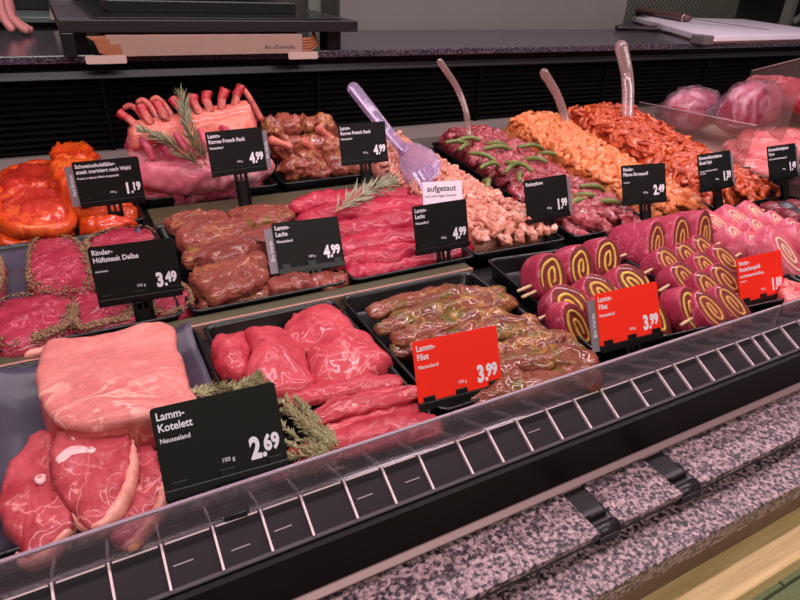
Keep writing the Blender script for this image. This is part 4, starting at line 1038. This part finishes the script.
heap(TQ['beef'], lambda u, v: -.002 + .026 * v + .014 * sin(pi * u), 'beef_heap', 'dark pink heap of raw beef lying under the strips with green beans', M_BEEF, lump_meshes(M_BEEF, 6, .0195, 1, .7, 2.2) + strip_meshes(M_BEEF, 4, .065, .014, .6, 1, amp=.008), 190,
     'beef_strip', 'raw dark pink beef strip in the heap mixed with green beans', 'beef strips in the bean tray', 'meat strip', 1, zoff=.003, inset=.10)
P_, hz_ = None, None
def bean_meshes():
    out = []
    for i in range(5):
        l = .045 + .007 * i; bm = tube(bmesh.new(), [(-l / 2, 0, -.003), (-l / 6, .002 * (i - 2), .002), (l / 5, .0025 * (i - 2), .003), (l / 2, .002, -.003)], [.004, .0054, .0052, .0042], 9, per=5); rough(bm, .0008, 90, i)
        me = finish(bm); me.materials.append(GREEN); out.append(me)
    return out
BM_ = bean_meshes()
beans = [(496, 147, -35), (464, 150, 35), (482, 160, -50), (512, 172, 30), (468, 143, -5), (485, 188, 62), (534, 164, -50), (530, 150, -20), (518, 170, -65), (521, 181, 50), (582, 200, -32), (575, 206, 5), (604, 207, -30), (490, 170, 20), (498, 152, -8), (545, 158, -40), (592, 192, -20), (458, 146, -10)]
blabel = ['thick green bean at the back of the beef tray, left of the clear spoon', 'green bean near the left rim of the beef tray', 'green bean beside the tip of the clear spoon in the beef']
for i, (px, py, a) in enumerate(beans):
    v = (py - 130) / 95
    p = at(px, py, .048 - .035 * v)
    o = bpy.data.objects.new('green_bean', BM_[i % 5]); COL.objects.link(o); o.location = (p.x, p.y, .054 - .034 * v + .006 * sin(pi * v)); o.rotation_euler = (0, rnd.uniform(-.15, .15), radians(a - 5)); o.scale = (1.1, 1.2, 1.2)
    tag(o, 'green bean lying on the raw beef strips', 'bean', 'green beans in the beef tray')
heap(TQ['chicken'], lambda u, v: .0 + .052 * v + .014 * sin(pi * u), 'chicken_heap', 'pale orange heap of marinated chicken lying under the single pieces', M_CHK, lump_meshes(M_CHK, 10, .0135, 20, .6, 2.6), 295,
     'chicken_piece', 'pale orange marinated chicken piece in the long heap', 'orange chicken pieces', 'meat piece', 2, zoff=.005, cell=.025)
heap(TQ['pork'], lambda u, v: .004 + .062 * v + .012 * sin(pi * u), 'pork_heap', 'dark orange heap of shredded pork lying under the single shreds', M_SHR, lump_meshes(M_SHR, 7, .0135, 31, .8, 2.4) + strip_meshes(M_SHR, 3, .05, .010, .6, 31, bend=.5, amp=.007, scale=80), 295,
     'pork_shred', 'dark orange marinated pork shred in the long heap', 'orange pork shreds', 'meat strip', 3, zoff=.004)
heap(R4(.645, .868, .826, 1.59, -2), lambda u, v: .012 + .01 * v + .022 * sin(pi * u), 'sliced_meat_heap', 'pale pink heap of sliced meat lying under the single slices', M_PALEM, lump_meshes(M_PALEM, 10, .0105, 51, .9, 2.3), 298,
     'meat_slice', 'small pale pink meat slice in the thawed heap', 'pale meat slices', 'meat strip', 4, zoff=.002, inset=.10)

# ---------------------------------------------------------------- roulade skewers
def roll(parent, c, w, h, L, mB, mC, mF, seed, yaw=0, turns=2.4, skew=0, fw=.0032, pitch=.6, zmin=-9):
    """a meat roll, axis along y, cut face towards -y, showing a spiral of filling"""
    r_ = random.Random(seed)
    e = bpy.data.objects.new('roll', None)
    n = 40
    def section(k, s):
        a = 2 * pi * k / n
        x = math.copysign(abs(cos(a)) ** .9, cos(a)) * w / 2 * s; z = math.copysign(abs(sin(a)) ** .95, sin(a)) * h / 2 * s
        return x * (1 - .12 * z / h), z
    bm = bmesh.new(); rings = []
    ys = [(-L / 2, .5), (-L / 2, .93), (-L / 2 + .001, .975), (-L / 2 + .004, 1.0), (-L / 4, 1.03), (0, 1.03), (L / 4, 1.0), (L / 2 - .01, .93), (L / 2 - .003, .8), (L / 2, .5)]
    for y, s in ys:
        ring = []
        for k in range(n):
            x, z = section(k, s); d = noise.noise(Vector((x * 40, (y if s > .87 else -L / 2) * 30, z * 40 + seed))) * .003
            ring.append((x * (1 + d * 20), y, z * (1 + d * 20)))
        rings.append(ring)
    V = [[bm.verts.new(p) for p in r] for r in rings]
    for a, b in zip(V, V[1:]):
        for k in range(n):
            f = bm.faces.new((a[k], a[(k + 1) % n], b[(k + 1) % n], b[k])); f.smooth = True
    f0 = bm.faces.new(V[0][::-1]); bm.faces.new(V[-1])
    T_ = Matrix.Translation(Vector(c)) @ Matrix.Rotation(yaw, 4, 'Z') @ Matrix.Rotation(-pitch, 4, 'X') @ Matrix.Translation(Vector((0, L / 2, 0)))
    bm.transform(T_ @ Matrix.Rotation(skew, 4, 'Y'))
    for v in bm.verts: v.co.z = max(v.co.z, zmin + .02 * (v.co.z - zmin)) if v.co.z < zmin else v.co.z
    bmesh.ops.recalc_face_normals(bm, faces=bm.faces); bm.faces.ensure_lookup_table()
    f0.material_index = 1
    for f in list(bm.faces):
        if f is not f0 and all(v in set(V[0]) | set(V[1]) for v in f.verts): f.material_index = 1
    me = bpy.data.meshes.new('roll')
    for f in bm.faces: f.smooth = True
    bm.to_mesh(me); bm.free(); me.materials.append(mB); me.materials.append(mC)
    o = bpy.data.objects.new('roll', me); COL.objects.link(o); o.parent = parent
    # filling: two flattened loops of a rolled-up sheet and its core, joined as one spiral ribbon
    st = []; N = int(30 * turns); ph = r_.uniform(-.5, .5) + pi * 1.5
    for i in range(N + 1):
        th = i / 30 * 2 * pi; q = i / N; s = .05 + .76 * q
        j = 1 + .10 * noise.noise(Vector((cos(th + ph) * 1.1, sin(th + ph) * 1.1, seed * .37 + q)))
        ax = w / 2 * (.30 + .70 * q ** .8) * s ** .55 * .9 if q > 0 else 0
        st.append(Vector((cos(th + ph) * w / 2 * s * (.62 + .36 * q) * j, -L / 2 - .0003, sin(th + ph) * h / 2 * (.22 + .62 * q ** 1.15) * j)))
    for p in st: p.x *= 1 - .12 * p.z / h
    bm = bmesh.new(); prev = None
    for i, p in enumerate(st):
        d = (st[min(i + 1, N)] - st[max(i - 1, 0)]).normalized(); nn = Vector((-d.z, 0, d.x)); q = fw / 2 * (1 + .35 * noise.noise(Vector((i * .17, seed, 4)))) * min(1, (N - i + 4) / 10)
        cur = [bm.verts.new(p + nn * q + Vector((0, .002, 0))), bm.verts.new(p + nn * q * .9 + Vector((0, -.0008, 0))), bm.verts.new(p - nn * q * .9 + Vector((0, -.0008, 0))), bm.verts.new(p - nn * q + Vector((0, .002, 0)))]
        if prev:
            for k in range(4): bm.faces.new((prev[k], prev[(k + 1) % 4], cur[(k + 1) % 4], cur[k]))
        prev = cur
    bm.transform(T_ @ Matrix.Rotation(skew, 4, 'Y'))
    for v in bm.verts: v.co.z = max(v.co.z, zmin)
    obj('filling', bm, mF, o, local=True)
    return o
def skewer(px, faces, z, w, h, L, mats, label, group, seed, yaw=0, ry=0, turns=2.4, sticks=1, stick_l=.035, stick_r=.02, fw=.0032, skew=.25, pitch=.6):
    """faces: surveyed points of the cut faces (first and last), z their height"""
    a = at(*faces[0], z); b = at(*faces[1], z); nroll = px
    d = b - a; ang = math.atan2(d.y, d.x); ln = d.length
    g = thing('roulade_skewer', label, 'skewer', (a.x, a.y, z), (0, 0, ang), group=group)
    for i in range(nroll):
        x = ln * i / max(1, nroll - 1)
        roll(g, (x, 0, (rnd.random() - .5) * .004), w * rnd.uniform(.94, 1.06), h * rnd.uniform(.94, 1.06), L, *mats, seed + i, yaw=yaw - ang, turns=turns, skew=skew + rnd.uniform(-.1, .1), fw=fw, pitch=pitch, zmin=-.0285 - z)
    for k in range(sticks):
        y = L * .4 - .011 * k; zz = -L * .2 - .006 * k
        bm = tube(bmesh.new(), [(-w / 2 - stick_l, y - .012, zz - .002), (ln / 2, y, zz), (ln + w / 2 + stick_r, y + .004, zz + .002)], .0026, 8, per=3, capr=False)
        obj('stick', bm, WOODST, g, local=True)
MY, MT, MC = (M_ROLL, M_ROLLC, F_YEL), (M_ROLL, M_ROLLC, F_TAN), (M_ROLLP, M_ROLLPC, F_CRM)
GY, GT, GC = 'yellow filled roulade skewers', 'tan filled roulade skewers', 'pale roulade skewers with cream filling'
skewer(3, ((553, 277), (609, 259)), .03, .066, .084, .055, MY, 'yellow filled roulade skewer at the back left of its tray, two stick ends out', GY, 201, yaw=.1, sticks=2, turns=1.9, skew=.30, fw=.0046, pitch=.55)
skewer(3, ((572, 305), (634, 283)), .018, .072, .078, .05, MY, 'yellow filled roulade skewer in the middle of its tray, above the red Filet sign', GY, 211, yaw=.1, turns=2.2, skew=-.75, fw=.0052, pitch=.9)
skewer(4, ((580, 328), (693, 311)), .008, .060, .088, .045, MY, 'yellow filled roulade skewer at the front, cut by the red Filet sign', GY, 221, yaw=.15, turns=2.0, skew=-.3, fw=.0048, pitch=.6)
skewer(3, ((658, 246), (706, 235)), .028, .074, .104, .095, MT, 'tan filled roulade skewer of long dark rolls at the back of its tray', GT, 231, yaw=.25, turns=1.9, skew=.5, fw=.0044, pitch=.45)
skewer(3, ((671, 262), (708, 249)), .022, .062, .07, .055, MT, 'tan filled roulade skewer second from the back, in front of the long rolls', GT, 241, yaw=.15, turns=1.9, skew=-.3, fw=.0044, pitch=.95)
skewer(3, ((687, 277), (728, 259)), .022, .062, .07, .05, MT, 'tan filled roulade skewer third from the back, left of the red 1.89 sign', GT, 251, yaw=.15, turns=1.9, skew=-.3, fw=.0044, pitch=.95)
skewer(2, ((712, 288), (728, 280)), .018, .064, .078, .05, MT, 'tan filled roulade skewer at the front, beside the red 1.89 sign', GT, 261, yaw=.15, turns=1.9, skew=-.3, fw=.0044, pitch=.95)
skewer(2, ((713, 311), (734, 303)), .012, .060, .078, .05, MT, 'tan filled roulade skewer nearest the guard, below the red 1.89 sign', GT, 266, yaw=.15, turns=1.9, skew=-.3, fw=.0044, pitch=.95)
skewer(3, ((719, 222), (757, 212)), .026, .070, .078, .075, MC, 'pale roulade skewer with cream filling at the back of its tray', GC, 271, yaw=.35, turns=2.1, skew=-.6, fw=.005, pitch=1.0)
skewer(3, ((739, 236), (781, 222)), .024, .066, .07, .06, MC, 'pale roulade skewer with cream filling second from the back', GC, 281, yaw=.3, turns=2.0, skew=-.3, fw=.005, pitch=.95)
skewer(3, ((760, 246), (800, 230)), .024, .066, .074, .06, MC, 'pale roulade skewer with cream filling third from the back, above the 1.89 sign', GC, 291, yaw=.3, turns=2.0, skew=-.3, fw=.005, pitch=.95)
skewer(2, ((788, 252), (810, 243)), .03, .078, .10, .06, MC, 'pale roulade skewer with big cream spiral at the right edge', GC, 301, yaw=.3, turns=2.1, skew=-.35, fw=.006, pitch=.8)
# raw steak at the right rim
W_ = Z([(560, 320), (640, 350), (740, 390), (840, 420), (860, 520), (700, 560), (600, 560), (540, 440)], (720, 245), 9.22, -.005)
o = obj('marbled_steak', slab(W_, .004, .028, 64, .004, .004, 30, 310), meat('marbled_red', (190, 30, 50), (214, 66, 76), fat=(240, 170, 160), fatw=.05, fscale=40, scale=20, rough=.3)); tag(o, 'bright red marbled steak right of the red 1.89 sign', 'steak')
# dark meat skewers at the far right
for i, (x, y, ang, lb) in enumerate(((*at(772, 207, .012).xy, -.3, 'dark meat skewer at the right edge, nearest the orange pork'), (*at(790, 215, .012).xy, -.3, 'dark meat skewer at the right edge with pepper pieces, second one'), (*at(796, 205, .012).xy, -.3, 'dark meat skewer at the right edge, behind the other two'))):
    g = thing('meat_skewer', lb, 'skewer', (x, y, .005), (0, 0, ang), group='dark meat skewers')
    for k in range(4):
        bm = lump((.035 * k, 0, 0), (.022, .03, .018), 0, .004, 40, 320 + i * 5 + k, 3); obj('meat_cube' if k != 1 else 'pepper_piece', bm, meat('dark_cube', (96, 20, 34), (134, 36, 50), scale=40, rough=.3, coat=.4) if k != 1 else plain('pepper_dark', (58, 52, 62), .35, coat=.3), g, local=True)
    bm = tube(bmesh.new(), [(-.07, -.004, 0), (.05, 0, 0), (.17, .004, 0)], .0034, 8, per=3, capr=False); obj('stick', bm, WOODST, g, local=True)

# ---------------------------------------------------------------- vacuum packs, tenderloin, pork piece
WRAP = clear('vacuum_film', (252, 244, 250), .20, .03, .06, (225, 195, 225), bump=1.0)
def vac(c, r, rz, seed, label, rx=0):
    g = thing('vacuum_packed_meat', label, 'packed meat', (c[0], c[1], c[2] - r[2]), group='vacuum packed meat')
    obj('meat', lump(c, r, rz, .014, 12, seed, 4, rotx=rx), M_VAC, g)
    bm = lump(c, tuple(k * 1.05 + .003 for k in r), rz, .016, 12, seed, 5, rotx=rx); rough(bm, .006, 45, seed, 3)
    obj('film', bm, WRAP, g)
    bm = bmesh.new(); R_ = Matrix.Translation(Vector(c)) @ Matrix.Rotation(rz, 4, 'Z') @ Matrix.Rotation(rx, 4, 'X'); n = 24; ring = []
    for k in range(n):
        a = 2 * pi * k / n
        ring.append([(cos(a) * (r[0] * s + e), sin(a) * (r[1] * s + e), noise.noise(Vector((a * 2, seed, s))) * .012 - r[2] * .35) for s, e in ((.96, 0), (1.02, .012), (1.0, .032))])
    vs = [[bm.verts.new(R_ @ Vector(p)) for p in q] for q in ring]
    for k in range(n):
        for j in range(2): bm.faces.new((vs[k][j], vs[(k + 1) % n][j], vs[(k + 1) % n][j + 1], vs[k][j + 1]))
    f = obj('film_seam', bm, WRAP, g)
    md = f.modifiers.new('s', 'SOLIDIFY'); md.thickness = .0008
    return g
c1 = aty(690, 110, 1.45); vac((c1.x, c1.y, c1.z), (.135, .075, .072), .15, 401, 'vacuum packed meat lying left, just behind the orange pork')
c2 = aty(750, 107, 1.30); vac((c2.x, c2.y, c2.z), (.13, .07, .088), -.1, 402, 'vacuum packed meat standing right, beside the red tenderloin', .3)
zs = [at(757, 84, .145), at(785, 92, .135), at(815, 100, .13), at(860, 108, .13)]
bm = tube(bmesh.new(), zs, [.036, .062, .07, .062], 24, flat=.8, per=7); rough(bm, .008, 14, 7)
o = obj('beef_tenderloin', bm, M_TEND); tag(o, 'whole red tenderloin at the top right edge, behind the packed meat', 'tenderloin')
ax = [p.x for p in zs]; ay = [p.y for p in zs]; az = [p.z for p in zs]
o = obj('tray_riser', box(min(ax) + .05, max(ax) + .02, min(ay) - .03, max(ay) + .06, -.0295, min(az) - .047, bev=.006), PALE); tag(o, 'pale beige riser block under the red tenderloin at the right edge', 'riser')
W_ = [aty(x, y, 1.18) for x, y in ((737, 128), (748, 124), (775, 128), (812, 128), (815, 150), (790, 158), (755, 154), (738, 144))]
c = sum(W_, Vector((0, 0, 0))) / 8
g = thing('pork_cutlet', 'smooth pink pork piece behind the 1.49 sign', 'pork piece', (c.x, c.y, .0))
W2 = Z([(738, 137), (748, 130), (775, 133), (815, 133), (820, 152), (790, 158), (752, 157), (738, 149)], (0, 0), 1, .012)
obj('meat', slab(W2, .028, .045, 72, .015, .006, 18, 411, seam=.006), M_PORKC, g)
o = obj('pork_slice', slab(Z([(724, 142), (745, 140), (770, 150), (800, 165), (770, 172), (735, 160)], (0, 0), 1, .0), .006, .03, 64, .004, .004, 20, 412), M_PORKC); tag(o, 'pale pink pork slice at the tray edge, left of the 1.49 sign', 'pork slice')

# ---------------------------------------------------------------- herbs
def sprig(name, label, path, r, nleaf, ll, seed, m, group=None, cat='herb', lw=.0016, spread=.9, m2=None):
    r_ = random.Random(seed); P_ = catmull([Vector(p) for p in path], 8)
    g = thing(name, label, cat, P_[0], group=group)
    obj('stem', tube(bmesh.new(), P_[::4] + [P_[-1]], [r, r * .7], 6, per=2), STEM, g)
    for part, mm, cnt in (('leaves', m, nleaf), ('young_leaves', m2, nleaf // 3)):
        if mm is None: continue
        bm = bmesh.new()
        for i in range(cnt):
            t_ = r_.uniform(.06, 1) if part == 'leaves' else r_.uniform(.5, 1)
            k = min(int(t_ * (len(P_) - 1)), len(P_) - 2); p = P_[k].lerp(P_[k + 1], r_.random()); d = (P_[k + 1] - P_[k]).normalized()
            s = Vector((r_.gauss(0, 1), r_.gauss(0, 1), r_.gauss(.3, .9))); s = (s - d * s.dot(d)).normalized()
            e = (d + s * r_.uniform(.35, spread)).normalized(); L = ll * r_.uniform(.65, 1.15) * (1 - .35 * t_); n2 = e.cross(s).normalized()
            tip = p + e * L + s * L * .12; md = p + e * L * .5 + s * L * .1
            th = e.cross(n2) * lw * .3
            a = [bm.verts.new(q) for q in (p, md + n2 * lw + th, tip, md - n2 * lw + th, md - th)]
            bm.faces.new((a[0], a[1], a[2])); bm.faces.new((a[0], a[2], a[3])); bm.faces.new((a[0], a[4], a[1])); bm.faces.new((a[1], a[4], a[2])); bm.faces.new((a[0], a[3], a[4])); bm.faces.new((a[3], a[2], a[4]))
        obj(part, bm, mm, g, smooth=False)
    return g
GRS = 'rosemary sprigs'
sprig('rosemary_sprig', 'rosemary sprig leaning upright on the lamb rack', [aty(206, 164, 1.325), aty(196, 145, 1.335), aty(187, 122, 1.36), aty(181, 97, 1.39)], .0022, 110, .042, 1, ROSE, GRS, lw=.0024, spread=.75, m2=ROSEL)
sprig('rosemary_sprig', 'rosemary sprig lying aslant on the lower left of the lamb rack', [aty(202, 167, 1.322), aty(182, 152, 1.325), aty(165, 140, 1.345), aty(145, 131, 1.365)], .0022, 90, .038, 2, ROSE, GRS, lw=.0024, spread=.65, m2=ROSEL)
sprig('rosemary_sprig', 'pale rosemary sprig lying across the dark red lamb loins', [at(335, 212, .04), at(352, 200, .046), at(372, 190, .05), at(390, 184, .055)], .0022, 110, .05, 3, ROSEL, GRS, lw=.0023, spread=1.0, m2=ROSE)
GTH = 'thyme stems on the lamb'
r_ = random.Random(9)
th_ = [((222, 388), (245, 383), (262, 378)), ((190, 394), (205, 389), (222, 385)), ((196, 396), (212, 392), (232, 390)), ((230, 392), (250, 386), (268, 383)), ((240, 386), (252, 380), (258, 374)),
       ((337, 452), (312, 430), (286, 398)), ((334, 448), (305, 425), (280, 400)), ((336, 444), (318, 420), (296, 398)), ((338, 448), (300, 440), (278, 420)), ((332, 452), (300, 448), (280, 440)), ((330, 440), (300, 414), (283, 410)), ((338, 446), (322, 428), (302, 406)), ((333, 446), (310, 436), (290, 412)), ((325, 455), (296, 456), (276, 452)),
       ((345, 468), (325, 470), (290, 480)), ((336, 462), (310, 472), (278, 470))]
tl = ['behind the top edge of the 2.69 sign, middle stem', 'at the left, between roast and liner', 'left of the 2.69 sign top, lower stem', 'behind the 2.69 sign, rightmost upper stem', 'behind the 2.69 sign, tallest tuft', 'right of the 2.69 sign, top of the bundle', 'right of the 2.69 sign, touching the sign corner', 'right of the 2.69 sign, along the strips', 'right of the 2.69 sign, low stem', 'right of the 2.69 sign, next to its price', 'right of the 2.69 sign, inner stem', 'right of the 2.69 sign, outermost stem', 'right of the 2.69 sign, in the middle of the bundle', 'right of the 2.69 sign, beneath the price', 'seen through the guard, lower stem', 'seen through the guard, below the bundle']
for i, q in enumerate(th_):
    z0 = .034 if i < 5 else (.022 if i < 14 else -.004)
    sprig('thyme_stem', 'thyme stem ' + tl[i], [at(*p, z0 + r_.uniform(-.004, .006)) for p in q], .0008, 125 if i < 14 else 50, .0105, 40 + i, THY, GTH, lw=.0014, spread=1.6)

# ---------------------------------------------------------------- serving tools
SPOON = clear('spoon_plastic', (238, 224, 240), .16, .26, .15, (226, 200, 240))
SPR = clear('spoon_clear', (238, 218, 214), .13, .22, .15, (228, 190, 190))
g = thing('serving_fork', 'pale violet plastic serving fork standing in the pale sliced meat', 'serving fork', at(410, 160, .03))
e0, e1, e2 = Vector((.88, 1.40, .02)), None, None
A = [aty(353, 88, 1.50), aty(372, 112, 1.43), aty(392, 137, 1.36), at(404, 150, .077)]
bm = tube(bmesh.new(), A, [.0165, .0165, .0145, .015], 16, flat=.32, per=8, up=ray(380, 120).normalized()); obj('handle', bm, SPOON, g)
bm = tube(bmesh.new(), A, [.004, .004, .0035, .003], 8, flat=.5, per=8, up=ray(380, 120).normalized()); bm.transform(Matrix.Translation((-.010, -.006, .002))); obj('handle_rib', bm, plain('spoon_rib', (206, 186, 222), .25), g)
B_ = [at(402, 148, .078), at(409, 154, .072), at(417, 163, .064), at(424, 172, .056)]
bm = tube(bmesh.new(), B_, [.015, .034, .046, .046], 18, flat=.14, per=6, up=ray(410, 158).normalized()); obj('bowl', bm, SPOON, g)
for k in range(5):
    t_ = (k - 2) * .021; s_ = Vector((.85, .5, 0)).normalized()
    a = B_[3] + s_ * t_; bm = tube(bmesh.new(), [a + Vector((0, 0, .006)), a + Vector((.004, -.02, -.012)), a + Vector((.006, -.036, -.034))], [.007, .006, .003], 8, flat=.4, per=4); obj('prong', bm, SPOON, g)
def handle(pts, y, r, lb, flat=.45, up=None, rad=None):
    P_ = [aty(a, b, yy) for (a, b), yy in zip(pts, y)]; up = up or ray(*pts[1]).normalized()
    g = thing('serving_spoon', lb, 'serving spoon', P_[-1], group='clear serving spoons')
    bm = tube(bmesh.new(), P_, rad or [r * 1.1, r, r, r * .9], 16, flat=flat, per=8, up=up); obj('handle', bm, SPR, g)
    q = P_[-1]; bm = lump((q.x + .006, q.y - .02, max(q.z - .01, .0)), (.03, .042, .007), .3, .001, 20, 3, 3, rotx=.15); obj('bowl', bm, SPR, g)
handle([(440, 62), (457, 88), (466, 112), (470, 140), (478, 158)], [1.50, 1.48, 1.45, 1.42, 1.36], .0085, 'clear serving spoon with curved handle standing in the beef and beans', .5)
handle([(544, 73), (557, 95), (565, 118), (571, 145)], [1.50, 1.47, 1.44, 1.40], .0125, 'clear serving spoon with curved handle standing in the orange chicken')
handle([(621, 47), (627, 75), (628, 100), (627, 125)], [1.50, 1.46, 1.42, 1.38], .019, 'broad clear serving spoon standing in the dark orange pork', .3)

# ---------------------------------------------------------------- light
def area(name, loc, target, sx, sy, power, col):
    l = bpy.data.lights.new(name, 'AREA'); l.shape = 'RECTANGLE'; l.size = sx; l.size_y = sy; l.energy = power; l.color = col
    o = bpy.data.objects.new(name, l); COL.objects.link(o); o.location = loc
    o.rotation_euler = (Vector(target) - Vector(loc)).to_track_quat('-Z', 'Y').to_euler(); return o
PINK = (1.0, .795, .87)
area('counter_lamp_front', (1.0, .66, 1.30), (1.0, .95, 0), 4.0, .08, 30, PINK)
area('counter_lamp_rear', (1.0, 1.2, 1.35), (1.0, 1.1, 0), 4.0, .08, 20, PINK)
area('shop_ceiling_lamp', (.5, -1.8, 2.0), (.5, .2, -.5), 3.0, .6, 52, (1.0, .93, .82))
area('back_room_lamp', (1.5, 2.6, 2.3), (1.4, 2.2, .2), 3.0, .3, 18, (1.0, .94, .92))
w = bpy.data.worlds.new('w'); SC.world = w; w.use_nodes = True
w.node_tree.nodes['Background'].inputs[0].default_value = (.9, .82, .84, 1); w.node_tree.nodes['Background'].inputs[1].default_value = .07
vs = SC.view_settings; vs.view_transform = 'Standard'; vs.look = 'None'; vs.gamma = 1; vs.use_curve_mapping = False; vs.exposure = 0.0
